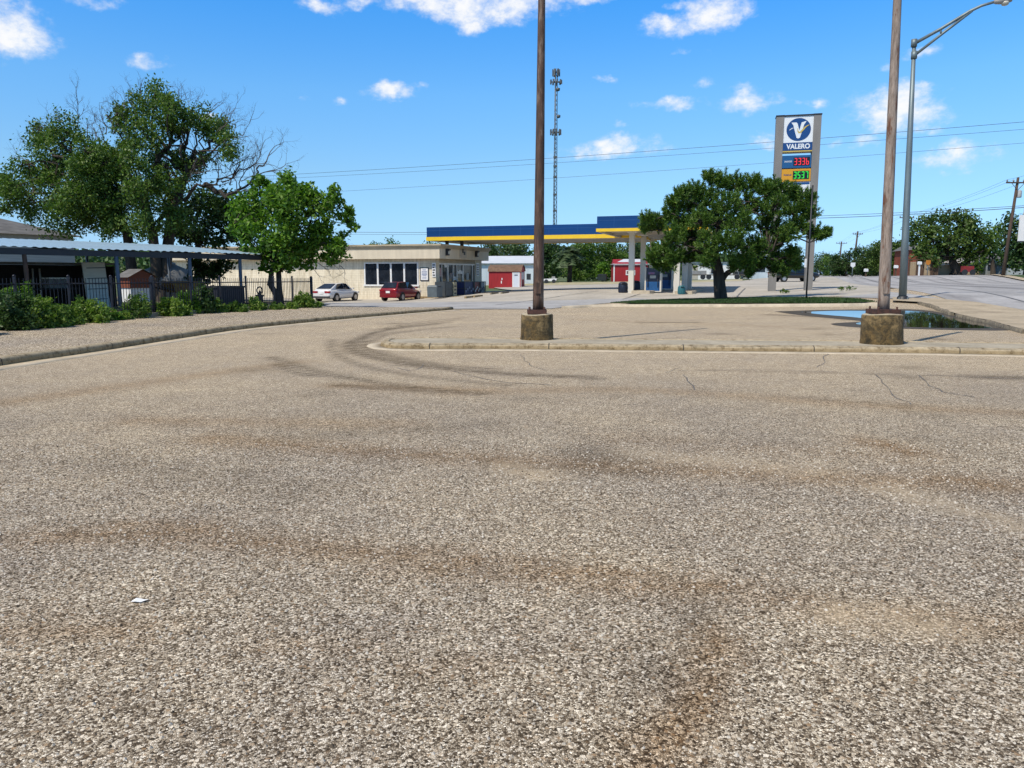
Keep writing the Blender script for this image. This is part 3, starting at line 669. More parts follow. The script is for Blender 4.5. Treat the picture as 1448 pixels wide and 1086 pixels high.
# columns lean by nothing in reality: plumb
for xx in (xl, xr - cw): s = MB(); s.bbox((xx, -.45, -.1), (xx + cw, .45, zt)); s.build('column', M_sgrey, t)
xi0, xi1 = xl + cw, xr - cw
s = MB(); s.bbox((xi0 - .02, -.46, zt - .04), (xi1 + .02, .46, zt + .05)); s.build('top_cap', M_dark, t)
for xx in (xl - .03, xr - cw - .03): s = MB(); s.bbox((xx, -.48, zt - .02), (xx + cw + .06, .48, zt + .06)); s.build('column_cap', M_dark, t)
M_sblue = mat('sign_blue', (.008, .055, .20), .35, vs=.8, var=.12); M_sorange = mat('sign_yellow', (.62, .30, .012), .4, vs=1, var=.1)
M_swhite = mat('sign_white', (.74, .77, .78), .35, vs=1, var=.06); M_black = mat('black_panel', (.006, .006, .007), .3, vs=4)
M_gold = mat('sign_gold', (.55, .42, .10), .4, vs=3, var=.1)
z_w0 = SZ(203); z_w1 = zt - .05
s = MB(); s.bbox((xi0, -.40, z_w0), (xi1, .40, z_w1)); wp = s.build('emblem_panel', M_swhite, t)
cx_, cz_ = (xi0 + xi1) / 2 + .02, SZ(184.8); ra = (xi1 - xi0) * .41; rb_ = (SZ(168.5) - SZ(200.5)) / 2
def ell(cx, cz, a, b_, n=48): return [(cx + a * math.cos(2 * math.pi * k / n), cz + b_ * math.sin(2 * math.pi * k / n)) for k in range(n)]
s = MB(); s.prism(ell(cx_, cz_, ra, rb_), -.415, -.39, 'y'); s.build('emblem_oval', M_sblue, wp)
def EP(u, v): return (cx_ + u * ra, cz_ + v * rb_)
Vp = [EP(-.62, .62), EP(-.20, .62), EP(-.10, .50), EP(.06, -.10), EP(.22, .60), EP(.62, .72), EP(.52, .52), EP(.44, .42), EP(.14, -.72), EP(.0, -.80), EP(-.14, -.74), EP(-.46, .40)]
s = MB(); s.prism(Vp, -.428, -.414, 'y'); s.build('emblem_letter', M_swhite, wp)
def swoosh(pts, w):
    n = len(pts); up = []; dn = []
    for i, p in enumerate(pts):
        a = pts[max(i - 1, 0)]; c = pts[min(i + 1, n - 1)]; d = np.array([c[0] - a[0], c[1] - a[1]]); d = d / np.linalg.norm(d); nn = np.array([-d[1], d[0]]); ww = w * math.sin(math.pi * (i + .35) / (n - .3)) * rb_
        up.append(tuple(np.array(p) + nn * ww)); dn.append(tuple(np.array(p) - nn * ww))
    return up + dn[::-1]
sm1 = [EP(u, v) for u, v in [(-.1, .12), (-.06, -.14), (.03, -.28), (.16, -.26), (.34, -.06), (.54, .18), (.74, .32), (.9, .36)]]
s = MB(); s.prism(swoosh(sm1, .075), -.436, -.427, 'y'); s.build('emblem_swoosh', M_gold, wp)
s = MB(); s.prism(swoosh([EP(-.76, -.05), EP(-.66, .04), EP(-.54, .12), EP(-.42, .15)], .035), -.43, -.414, 'y'); s.build('emblem_stroke', M_swhite, wp)
s = MB(); s.bbox((xi0, -.42, SZ(214)), (xi1, .42, SZ(203.2))); nb = s.build('name_band', M_sblue, t)
s = MB(); s.bbox((xi0, -.43, SZ(216)), (xi1, .43, SZ(214.4))); s.build('gold_stripe', M_gold, t)
def text(body, x, z, hgt, wid, yv, m, parent, name, bold=.02, rx=math.pi / 2, rz=0):
    cu = bpy.data.curves.new(name, 'FONT'); cu.body = body; cu.align_x = 'CENTER'; cu.align_y = 'CENTER'; cu.extrude = .004; cu.offset = bold
    o = bpy.data.objects.new(name, cu); COL.objects.link(o)
    bpy.context.view_layer.update(); dg = bpy.context.evaluated_depsgraph_get()
    me = bpy.data.meshes.new_from_object(o.evaluated_get(dg)); COL.objects.unlink(o); bpy.data.objects.remove(o)
    co = np.array([v.co[:] for v in me.vertices]); lo, hi = co.min(0), co.max(0)
    cx, cy = (lo[:2] + hi[:2]) / 2
    for v in me.vertices: v.co = ((v.co.x - cx) * wid / (hi[0] - lo[0]), (v.co.y - cy) * hgt / (hi[1] - lo[1]), v.co.z)
    me.materials.clear(); me.materials.append(m)
    o = bpy.data.objects.new(name, me); COL.objects.link(o); o.parent = parent; o.location = (x, yv, z); o.rotation_euler = (rx, 0, rz); return o
text('VALERO', cx_ + .02, (SZ(203.2) + SZ(213.6)) / 2, .34, (xi1 - xi0) * .80, -.426, M_swhite, nb, 'name_lettering', .035)
SEG = {'3': 'abgcd', '6': 'afgcde', 'b': 'fgcde', '5': 'afgcd', '7': 'abc'}
def digits(txt, x0, x1, zc, hgt, yv, m, parent):
    n = len(txt); w = (x1 - x0) / n; gw = w * .70; th = gw * .24; c = MB()
    for i, ch in enumerate(txt):
        X = x0 + w * i + w * .15; zt_, zm, zb = zc + hgt / 2, zc, zc - hgt / 2; g = .015
        bars = {'a': ((X + g, zt_ - th), (X + gw - g, zt_)), 'g': ((X + g, zm - th / 2), (X + gw - g, zm + th / 2)), 'd': ((X + g, zb), (X + gw - g, zb + th)),
                'f': ((X, zm + g), (X + th, zt_ - g)), 'b': ((X + gw - th, zm + g), (X + gw, zt_ - g)), 'e': ((X, zb + g), (X + th, zm - g)), 'c': ((X + gw - th, zb + g), (X + gw, zm - g))}
        for k in SEG[ch]: (a, z0_), (c_, z1_) = bars[k]; c.bbox((a, yv - .012, z0_), (c_, yv, z1_))
    return c.build('price_digits', m, parent)
def emit(name, col, st):
    m, nt, b = new_mat(name); b.inputs['Base Color'].default_value = (*[c * .3 for c in col], 1); b.inputs['Emission Color'].default_value = (*col, 1); b.inputs['Emission Strength'].default_value = st
    f = noise(nt, 18, 2); r = ramp(nt, [(.3, tuple(c * .6 for c in col)), (.6, col)]); nt.links.new(f, r.inputs[0]); nt.links.new(r.outputs[0], b.inputs['Emission Color']); MATS[name] = m; return m
for (p0, p1, m, txt, dm, dcol, lab) in ((221, 238.5, mat('price_blue', (.012, .09, .24), .35, vs=1, var=.1), '333b', 'led_red', (1, .03, .06), 'UNLEADED'), (240, 257.5, M_sorange, '3537', 'led_green', (.04, .85, .06), 'PREMIUM')):
    z0, z1 = SZ(p1), SZ(p0)
    s = MB(); s.bbox((xi0 + .01, -.42, z0), (xi1 - .01, .42, z1)); pp = s.build('price_panel', m, t)
    wx = xi1 - xi0; s = MB(); s.bbox((xi0 + wx * .39, -.435, z0 + (z1 - z0) * .17), (xi0 + wx * .94, -.419, z1 - (z1 - z0) * .17)); dp = s.build('price_display', M_black, pp)
    digits(txt, xi0 + wx * .40, xi0 + wx * .93, (z0 + z1) / 2, (z1 - z0) * .54, -.436, emit(dm, dcol, 1.1), dp)
    text(lab, xi0 + wx * .21, (z0 + z1) / 2 + .02, .11, wx * .26, -.425, M_swhite if dm == 'led_red' else M_sblue, pp, 'grade_lettering', .01)
s = MB(); s.bbox((xi0 + .01, -.41, SZ(275)), (xi1 - .01, .41, SZ(258.5))); lp = s.build('lower_panel', M_swhite, t)
s = MB(); s.bbox((xi0 + .05, -.418, SZ(262)), (xi1 - .05, -.405, SZ(258.8))); s.build('panel_stripe', M_sblue, lp)
# ------------------------------------------------------------------ small post sign by the planted strip
b = G(1140, 423, .1); Y = b[1]
t = thing('post_sign', 'thin dark post with a small sign seen edge on, right of the pine', 'sign', b)
top = P(1141, 262, Y)[2] - b[2]
s = MB(); s.tube([(0, 0, -.1), (.02, 0, top)], .04, 6); s.build('post', M_dark, t)
s = MB(); s.box((-.12, .02, P(0, 372, Y)[2] - b[2]), (.10, .02, .42)); s.build('sign_face', M_white, t)
# sign at the right-hand edge
b = G(1455, 497, 0); Y = b[1]
t = thing('edge_sign', 'tan and white sign on grey post, cut off by the right edge', 'sign', b)
s = MB(); s.tube([(0, 0, -.1), (.01, 0, P(0, 262, Y)[2] - b[2])], .07, 10); s.build('post', mat('post_grey', (.13, .13, .135), .6, vs=5), t)
for p0, p1, m, nm in ((304.5, 341.5, M_white, 'white_panel'), (240, 303.8, mat('sign_tan', (.52, .44, .30), .6, vs=3, var=.1), 'tan_panel')):
    z0, z1 = P(0, p1, Y)[2] - b[2], P(0, p0, Y)[2] - b[2]; x0 = P(1437 if nm == 'white_panel' else 1442, 320, Y)[0] - b[0]
    s = MB(); s.bbox((x0, -.10, z0), (x0 + 1.2, -.075, z1)); s.build(nm, m, t)
z0 = P(0, 342.6, Y)[2] - b[2]; x0 = P(1436.5, 320, Y)[0] - b[0]; s = MB(); s.bbox((x0, -.11, z0), (x0 + 1.22, -.07, z0 + .02)); s.build('panel_trim', M_dark, t)
# ------------------------------------------------------------------ cell tower
Y = 230; b = np.array([*P(784.5, 300, Y)[:2], 0]); b[2] = h(*b[:2]) + .2
t = thing('cell_tower', 'slender lattice mast with antenna clusters beyond the canopy', 'tower', b)
zt = P(786, 97, Y)[2] - b[2]; lean = (P(786.5, 97, Y)[0] - b[0]); zk = P(785, 190, Y)[2] - b[2]
s = MB(); wd = sz(2.1, Y)
def tx(z): return lean * z / zt
for k in range(3):
    a = k * 2.094 + .3; s.tube([(wd * math.cos(a) * 1.5, wd * math.sin(a) * 1.5, 0), (tx(zk) + wd * math.cos(a), wd * math.sin(a), zk), (tx(zt) + wd * .8 * math.cos(a), wd * .8 * math.sin(a), zt)], .11, 4)
nseg = 44
for i in range(nseg):
    z0, z1 = zt * i / nseg, zt * (i + 1) / nseg
    for k in range(3):
        a = k * 2.094 + .3; c = ((k + (1 if i % 2 else 2)) % 3) * 2.094 + .3
        s.tube([(tx(z0) + wd * math.cos(a), wd * math.sin(a), z0), (tx(z1) + wd * math.cos(c), wd * math.sin(c), z1)], .055, 3)
s.build('mast', mat('mast_grey', (.16, .175, .18), .6, .2, vs=2), t)
M_ant = mat('antenna_grey', (.12, .13, .135), .6, vs=3)
for py, rr, hh, n in ((103, 4.5, 9, 6), (116, 7.5, 5, 9), (187, 7, 7, 9)):
    zc = P(785, py, Y)[2] - b[2]
    for k in range(n):
        a = k * 6.283 / n; s = MB(); rr_ = sz(rr, Y); hh_ = sz(hh, Y)
        s.box((tx(zc) + rr_ * math.cos(a), rr_ * math.sin(a), zc), (.35, .35, hh_), a); s.tube([(tx(zc), 0, zc), (tx(zc) + rr_ * math.cos(a), rr_ * math.sin(a), zc)], .08, 4); s.build('antenna', M_ant, t)
for py, dx in ((127, 2.5), (165, 3.5)):
    zc = P(785, py, Y)[2] - b[2]; s = MB(); s.lathe([(.1, -.5), (.55, -.3), (.6, .3), (.1, .5)], 10, (tx(zc) + sz(dx, Y), -.4, zc)); s.build('dish', M_ant, t)
for py in (222, 235, 250, 275, 298):
    zc = P(785, py, Y)[2] - b[2]; s = MB(); s.box((tx(zc), 0, zc), (1.1, 1.1, .5)); s.build('equipment_box', M_ant, t)
# ------------------------------------------------------------------ utility poles and wires
M_wood = mat('creosote_wood', (.115, .075, .05), .9, vs=3, scl=(4, 4, .3), col2=(.05, .033, .024))
M_wire = mat('wire', (.05, .055, .06), .5, vs=1)
M_ins = mat('insulator', (.25, .24, .23), .3, vs=4)
def utility_pole(px, pyb, pyt, pytarm, Y, armpx, label, trans=False, lean=0.0, r=2.0, armrz=.0):
    b = np.array([*P(px, pyb, Y)]); b[2] = h(b[0], b[1])
    t = thing('utility_pole', label, 'utility pole', b, 0, 'wooden utility poles')
    zt = P(px, pyt, Y)[2] - b[2]; lx = sz(lean, Y); za = P(px, pytarm, Y)[2] - b[2]
    s = MB(); s.tube([(0, 0, -.3), (lx * .5, 0, zt * .5), (lx, 0, zt)], [sz(r * 1.25, Y), sz(r, Y), sz(r * .75, Y)], 8); s.build('shaft', M_wood, t)
    s = MB(); hw = sz(armpx / 2, Y); s.box((lx * za / zt, -.16, za), (hw * 2, .14, .16), armrz); ca_ = s.build('crossarm', M_wood, t)
    s = MB()
    for sg in (-1, 1): s.tube([(lx * za / zt + sg * hw * .55, -.16, za - .02), (lx * za / zt, -.14, za - .9)], .035, 4)
    s.build('arm_brace', M_wood, t)
    tips = []
    for q in (-.93, -.4, .45, .93):
        s = MB(); x = lx * za / zt + q * hw; s.lathe([(.03, 0), (.10, .06), (.09, .2), (.04, .28)], 8, (x, -.16, za + .08)); s.build('insulator', M_ins, ca_); tips.append(Vector((b[0] + x, b[1] - .16, b[2] + za + .36)))
    if trans:
        s = MB(); s.lathe([(.05, -.02), (.24, 0), (.25, .1), (.25, .75), (.22, .82), (.05, .9)], 14, (lx * .8 + .42, -.1, za - 1.75)); s.build('transformer', mat('transformer_grey', (.42, .43, .43), .5, vs=4), t)
        s = MB(); s.box((lx * .8 + .2, -.1, za - 1.3), (.25, .08, .5)); s.build('transformer_bracket', M_dark, t)
    tips.append(Vector((b[0] + lx * .6, b[1], b[2] + zt * .80)))
    return tips
pA = utility_pole(1418, 391, 251, 258.5, 95, 33, 'nearest wooden utility pole with grey transformer, before the dark trees at far right', True, 9, 2.2)
pB = utility_pole(1271, 392, 304, 308, 150, 20, 'leaning wooden utility pole just behind the street lamp', False, 5, 1.8)
pC = utility_pole(1205, 392, 327, 331, 200, 14, 'second farthest utility pole, plain crossarm above the treeline near the sign', False, 4, 1.4)
pD = utility_pole(1185, 392, 341.5, 344, 260, 15, 'farthest utility pole, low above trees just right of the price sign', False, 2, 1.2)
nw = [0]
def wire(a, b_, sag, label, r=.016, group='overhead power lines'):
    a, b_ = Vector(a), Vector(b_); n = 24; o_ = (a + b_) / 2; pts = []
    for k in range(n + 1):
        q = k / n; p = a.lerp(b_, q); p.z -= sag * 4 * q * (1 - q); pts.append(p - o_)
    s = MB(); s.tube(pts, r, 4, smooth=True); o = s.build('power_line', M_wire, loc=o_); tag(o, label, 'wire', group); return o
lbl = 'thin wire strung between roadside utility poles on the right'
for A, B in ((pA, pB), (pB, pC), (pC, pD)):
    for i in (0, 1, 3): wire(A[i], B[i], .5, lbl, .014)
off = Vector(P(1560, 205, 62)) - pA[1]
for i in (0, 3): wire(pA[i], pA[i] + off, .4, lbl, .014)
for (a, Ya, c, Yc, sg, r, lab) in [((180,258),130,(1560,163),75,.6,.02,'highest of the long wires crossing the sky behind the sign'), ((180,262),128,(1560,174),74,.6,.016,'second highest of the long wires crossing the sky behind the sign'), ((180,285),125,(1560,193),73,.6,.014,'third of the long wires crossing the sky, lowest of the top three'),
                                  ((150,322),120,(800,328),95,.3,.022,'upper of two low wires running over the store roof to the canopy'), ((150,325),118,(800,331),94,.3,.016,'lower of two low wires running over the store roof to the canopy'),
                                  ((1090,307),110,(1600,280),80,.3,.026,'upper of two thick low wires right of the price sign'), ((1090,310),108,(1600,281.5),78,.35,.034,'lower of two thick low wires right of the price sign')]:
    wire(P(*a, Ya), P(*c, Yc), sg, lab, r)
# ------------------------------------------------------------------ convenience store
def block_mat(name, col, bw=.45, bh=.2):
    m, nt, b = new_mat(name); b.inputs['Roughness'].default_value = .85; b.inputs['Specular IOR Level'].default_value = .15
    tc = nt.nodes.new('ShaderNodeTexCoord'); mp = nt.nodes.new('ShaderNodeMapping'); mp.inputs['Rotation'].default_value = (R(90), 0, 0); nt.links.new(tc.outputs['Object'], mp.inputs[0])
    g = N(nt, 'ShaderNodeNewGeometry'); 
    sep = N(nt, 'ShaderNodeSeparateXYZ'); nt.links.new(tc.outputs['Object'], sep.inputs[0])
    cb = N(nt, 'ShaderNodeCombineXYZ'); nt.links.new(math_(nt, 'ADD', sep.outputs[0], sep.outputs[1]), cb.inputs[0]); nt.links.new(sep.outputs[2], cb.inputs[1])
    br = N(nt, 'ShaderNodeTexBrick'); br.inputs['Scale'].default_value = 1; br.inputs['Brick Width'].default_value = bw; br.inputs['Row Height'].default_value = bh; br.inputs['Mortar Size'].default_value = .012
    br.inputs['Color1'].default_value = (*col, 1); br.inputs['Color2'].default_value = (*[c * .95 for c in col], 1); br.inputs['Mortar'].default_value = (*[c * .80 for c in col], 1); nt.links.new(cb.outputs[0], br.inputs['Vector'])
    f = noise(nt, .5, 6, .65); r = ramp(nt, [(.3, (.8, .79, .76)), (.65, (1.05, 1.05, 1.05))]); nt.links.new(f, r.inputs[0])
    f2 = noise(nt, 2.2, 5, .6, scl=(2.5, 2.5, .3)); r2 = ramp(nt, [(.34, (.78, .75, .70)), (.55, (1, 1, 1))]); nt.links.new(f2, r2.inputs[0])
    c = mixc(nt, 1, br.outputs['Color'], r.outputs[0], 'MULTIPLY'); c = mixc(nt, 1, c, r2.outputs[0], 'MULTIPLY'); nt.links.new(c, b.inputs['Base Color'])
    bump(nt, b, br.outputs['Fac'], -.3, .01); MATS[name] = m; return m
M_block = block_mat('cream_block', (.80, .72, .56))
M_fascia = mat('cream_fascia', (.70, .61, .455), .7, vs=.7, var=.22, scl=(2, 2, .35))
M_mould = mat('tan_moulding', (.48, .40, .27), .7, vs=1.2, var=.25)
M_soffit = mat('soffit', (.30, .25, .18), .8, vs=1)
M_shadow = mat('dark_gap', (.03, .025, .02), .9, vs=3)
M_glass = None
def glass_mat():
    m, nt, b = new_mat('dark_glass'); b.inputs['Roughness'].default_value = .06; b.inputs['Specular IOR Level'].default_value = .6
    f = noise(nt, 1.3, 4, .6); r = ramp(nt, [(.35, (.006, .008, .012)), (.6, (.018, .022, .03)), (.75, (.03, .04, .045))]); nt.links.new(f, r.inputs[0]); nt.links.new(r.outputs[0], b.inputs['Base Color']); MATS['glass'] = m; return m
M_glass = glass_mat()
M_alu = mat('aluminium_frame', (.62, .60, .55), .45, .3, vs=4, var=.12)
M_tarroof = mat('flat_roof', (.30, .27, .22), .9, vs=1)
SC_ = np.array([*P(617, 421, 64)]); SC_[2] = h(SC_[0], SC_[1]); SRZ = -TH
st = thing('convenience_store', 'low cream block store with wide fascia and dark windows beside the canopy', 'store', SC_, SRZ)
WL, DP = 27.0, 10.6
def S(px, py, axis=1, val=0): return local(px, py, SC_, SRZ, axis, val)
zfb = S(560, 366, 1, -.6).z; zft = S(560, 349.0, 1, -.6).z; zmt = S(560, 345.5, 1, -.75).z
zw = zfb + .02
# window opening on the long wall
wx0, wx1 = S(516, 390).x, S(591, 390).x; wz0, wz1 = S(555, 402.5).z, S(555, 371).z
s = MB()
s.bbox((-WL, 0, -1.2), (wx0, .25, zw)); s.bbox((wx0, .003, -1.2), (wx1, .247, wz0)); s.bbox((wx0, .003, wz1), (wx1, .247, zw)); s.bbox((wx1, 0, -1.2), (0, .25, zw))
s.bbox((-WL, .25, -1.2), (-WL + .25, DP, zw)); s.bbox((-WL + .25, DP - .25, -1.2), (0, DP - .003, zw))
yA, yB = S(617, 400, 0, 0).y, 0
gy0, gy1 = S(621.5, 400, 0, 0).y, S(672, 400, 0, 0).y
s.bbox((-.25, .25, -1.2), (-.003, gy0, zw)); s.bbox((-.25, gy1, -1.2), (-.003, DP - .25, zw)); s.build('wall', M_block, st)
s = MB(); zg1 = S(621.5, 371.5, 0, 0).z; s.bbox((-.24, gy0, zg1), (-.01, gy1, zw)); s.build('lintel', M_mould, st)
s = MB(); s.bbox((-WL + .25, .25, zw - .12), (-.25, DP - .25, zw)); s.build('ceiling_slab', M_soffit, st)
# fascia all round, with a moulding on top
s = MB(); ov = .6
x0f, x1f, y0f, y1f = -WL - .3, ov, -ov, DP + .3
s.bbox((x0f, y0f, zfb), (x1f, y0f + .15, zft)); s.bbox((x1f - .15, y0f + .15, zfb), (x1f, y1f, zft)); s.bbox((x0f, y0f + .15, zfb), (x0f + .15, y1f, zft)); s.bbox((x0f + .15, y1f - .15, zfb), (x1f - .15, y1f, zft)); s.build('fascia', M_fascia, st)
s = MB(); s.bbox((x0f + .15, y0f + .15, zfb + .06), (x1f - .15, y1f - .15, zfb + .1)); s.build('soffit', M_soffit, st)
s = MB()
for d_, za, zb in ((.06, zft - .16, zft - .05), (.13, zft - .05, zft + .06), (.20, zft + .06, zmt)):
    s.bbox((x0f - d_, y0f - d_, za), (x1f + d_, y0f - .001 + .1, zb)); s.bbox((x1f - .1, y0f + .1, za), (x1f + d_, y1f + d_, zb)); s.bbox((x0f - d_, y0f + .1, za), (x0f + .1, y1f + d_, zb)); s.bbox((x0f + .1, y1f - .1, za), (x1f - .1, y1f + d_, zb))
s.build('cornice', M_mould, st)
s = MB(); s.bbox((x0f + .1, y0f + .1, zft - .3), (x1f - .1, y1f - .1, zft - .2)); s.build('roof', M_tarroof, st)
# long-wall window of four panes
fw = .075; s = MB(); n = 4; dx = (wx1 - wx0) / n
for k in range(n + 1): c = wx0 + dx * k; s.bbox((c - fw * (1 if 0 < k < n else .8), -.04, wz0), (c + fw * (1 if 0 < k < n else .8), .10, wz1))
s.bbox((wx0 + fw, -.035, wz1 - .10), (wx1 - fw, .095, wz1)); s.bbox((wx0 - .12, -.09, wz0 - .13), (wx1 + .12, .11, wz0))
wf = s.build('window', M_white, st)
for k in range(n): s = MB(); s.bbox((wx0 + dx * k + fw, .04, wz0), (wx0 + dx * (k + 1) - fw, .06, wz1 - .1)); s.build('pane', M_glass, wf)
# notices on the wall (illegible in the photograph: blue bars)
M_pblue = mat('poster_blue', (.03, .10, .30), .5, vs=8)
p0, p1 = S(594.5, 397.2), S(606.5, 378.3)
s = MB(); s.bbox((p0.x, -.05, p0.z), (p1.x, -.001, p1.z)); po = s.build('notice_frame', M_dark, st)
s = MB(); s.bbox((p0.x + .07, -.058, p0.z + .07), (p1.x - .07, -.045, p1.z - .07)); s.build('notice_sheet', M_white, po)
s = MB(); W_ = p1.x - p0.x; H_ = p1.z - p0.z
for q, wq in ((.80, .5), (.66, .75), (.56, .7), (.46, .75), (.36, .55), (.2, .6)): s.bbox((p0.x + W_ * (.5 - wq / 2 * .8), -.061, p0.z + H_ * q), (p0.x + W_ * (.5 + wq / 2 * .8), -.057, p0.z + H_ * (q + .045)))
s.build('notice_print', M_pblue, po)
def vsign(px0, px1, py0, py1, axis):
    a, c = S(px0, py1, axis, 0), S(px1, py0, axis, 0)
    s = MB()
    if axis == 1: s.bbox((a.x, -.06, a.z), (c.x, -.001, c.z))
    else: s.bbox((.001, a.y, a.z), (.06, c.y, c.z))
    o = s.build('banner_sign', M_white, st); s = MB(); hz = c.z - a.z
    for k in range(5):
        z = a.z + hz * (.08 + .18 * k)
        if axis == 1: s.bbox((a.x + .05, -.066, z), (c.x - .05 - .06 * (k % 2), -.058, z + hz * .09))
        else: s.bbox((.058, a.y + .1, z), (.066, c.y - .1, z + hz * .09))
    s.build('banner_print', M_dark, o)
vsign(611.5, 616.3, 371.5, 391.5, 1)
a = S(673.5, 372, 0, 0); vsign(673, 676.5, 372, 390, 0)
# entrance wall facing the canopy: glass, mullions, door
zb0 = .12
s = MB(); s.bbox((-.14, gy0, -.2), (-.10, gy1, zg1)); eg = s.build('shopfront_glass', M_glass, st)
s = MB()
for px, w in ((621.5, .06), (625.5, .05), (634, .12), (641.5, .05), (646.5, .05), (655.5, .10), (668.5, .06), (672, .06)):
    y = S(px, 390, 0, 0).y; s.bbox((-.16, y - w, -.2), (-.02, y + w, zg1 - .005))
s.bbox((-.155, gy0 + .06, zg1 - .14), (-.03, gy1 - .06, zg1 - .008)); s.build('shopfront_frame', M_alu, st)
dy0, dy1 = S(647, 400, 0, 0).y, S(655, 400, 0, 0).y
s = MB(); 
for a_, c_ in (((dy0, -.1), (dy0 + .12, 2.2)), ((dy1 - .22, -.1), (dy1 - .1, 2.2)), ((dy0 + .12, 1.95), (dy1 - .22, 2.2)), ((dy0 + .12, -.1), (dy1 - .22, .15))): s.bbox((-.09, a_[0], a_[1]), (.0, c_[0], c_[1]))
dr = s.build('door', M_alu, st)
s = MB(); s.tube([(.05, dy0 + .2, .9), (.05, dy0 + .2, 1.3)], .02, 6); s.build('handle', M_steel, dr)
s = MB(); s.bbox((-.085, dy0 + .12, .15), (-.05, dy1 - .22, 1.95)); s.build('door_glass', M_glass, dr)
# posters inside the glass
for px, p0y, p1y, m in ((623.5, 379, 391, mat('poster_red', (.35, .03, .03), .5, vs=9, col2=(.6, .5, .45))), (630, 373, 378, M_white), (638, 386, 394, mat('poster_mixed', (.4, .3, .22), .5, vs=12, col2=(.1, .1, .14))), (643, 391, 396, M_white), (650.5, 382, 386.5, M_white), (661, 386, 396, mat('poster_pale', (.35, .38, .36), .5, vs=9))):
    a, c = S(px - 1.7, p1y, 0, -.1), S(px + 1.7, p0y, 0, -.1); s = MB(); s.bbox((-.098, a.y, a.z), (-.085, c.y, c.z)); s.build('window_poster', m, eg)
# fascia lamps, panel, antenna stubs up to the canopy
for px, py in ((631, 356.5), (672.5, 359)):
    q = S(px, py, 0, ov); s = MB(); s.box((ov + .12, q.y, q.z), (.22, .35, .55)); s.box((ov + .2, q.y, q.z + .2), (.3, .3, .12)); lf = s.build('wall_lamp', M_dark, st)
    s = MB(); s.box((ov + .24, q.y, q.z - .05), (.05, .22, .22)); s.build('lamp_glass', MATS['lamp_glass'], lf)
q = S(654.5, 356.5, 0, ov); s = MB(); s.prism([(q.y - .75, q.z - .5), (q.y + .75, q.z - .5), (q.y + .75, q.z + .25), (q.y + .5, q.z + .48), (q.y - .5, q.z + .48), (q.y - .75, q.z + .25)], ov + .002, ov + .06, 'x'); pn = s.build('fascia_panel', mat('panel_cream', (.5, .45, .36), .6, vs=3), st)
s = MB(); s.bbox((ov + .055, q.y + .05, q.z - .25), (ov + .08, q.y + .4, q.z + .05)); s.build('panel_mark', M_dark, pn)
# walkway at the entrance
s = MB(); s.bbox((-.02, -.3, -.6), (2.1, DP + 1.5, .13)); s.bbox((-3.0, -.55, -.6), (2.1, -.3, .11)); wk = s.build('walkway', M_kerb, st)
# things outside the entrance
def SW(x, y, z): return Vector(SC_) + Matrix.Rotation(SRZ, 3, 'Z') @ Vector((x, y, z))
def outside(name, label, cat, px0, px1, pyb, pyt, xw, dep, x0, group=None):
    a = S(px0, pyb, 0, x0); c = S(px1, pyb, 0, x0); zt = S(px0, pyt, 0, x0).z
    t = thing(name, label, cat, SW(x0 - dep / 2, (a.y + c.y) / 2, .13), SRZ, group)
    return t, dep, abs(c.y - a.y), max(.5, zt - .13)
M_bin = mat('bin_grey', (.11, .14, .155), .55, vs=3, var=.25); M_bin2 = mat('box_dark_grey', (.055, .065, .07), .5, vs=3)
t, dx_, dy_, hz = outside('waste_bin', 'grey square waste bin nearest the store corner', 'bin', 615.5, 627.5, 418.5, 403.5, .8, .8, 1.5)
dy_ = min(dy_, 1.1)
s = MB(); s.box((0, 0, hz * .42), (dx_, dy_, hz * .84), taper=1.04); s.build('body', M_bin, t)
s = MB(); s.box((0, 0, hz * .92), (dx_ * 1.08, dy_ * 1.08, hz * .16), taper=.8); li = s.build('lid', M_bin, t)
s = MB(); s.box((dx_ * .45, 0, hz * .9), (.15, dy_ * .5, hz * .1)); s.build('flap', M_dark, li)
t, dx_, dy_, hz = outside('ice_chest', 'dark grey two-door ice chest left of the entrance door', 'ice chest', 629.5, 642.5, 417, 398.5, 1, .9, 1.3)
s = MB(); s.box((0, 0, hz / 2), (dx_, dy_, hz)); s.build('body', M_bin2, t)
for k, zz in enumerate((.27, .73)):
    s = MB(); s.box((dx_ / 2 + .02, 0, hz * zz), (.04, dy_ * .94, hz * .42)); dd = s.build('door', M_bin2, t)
    s = MB(); s.box((dx_ / 2 + .06, dy_ * .38, hz * zz), (.04, .05, hz * .2)); s.build('handle', M_steel, dd)
t, dx_, dy_, hz = outside('poster_stand', 'narrow cream poster stand between ice chest and door', 'stand', 643, 647.5, 416, 399, 1, .3, 1.5)
s = MB(); s.box((0, 0, hz / 2), (.12, dy_, hz)); s.build('board', mat('poster_cream', (.55, .52, .36), .6, vs=7, col2=(.25, .22, .12)), t)
s = MB(); [s.box((.066, 0, hz * q), (.02, dy_ * .6, hz * .1)) for q in (.2, .45, .7)]; s.build('poster_print', M_dark, t)
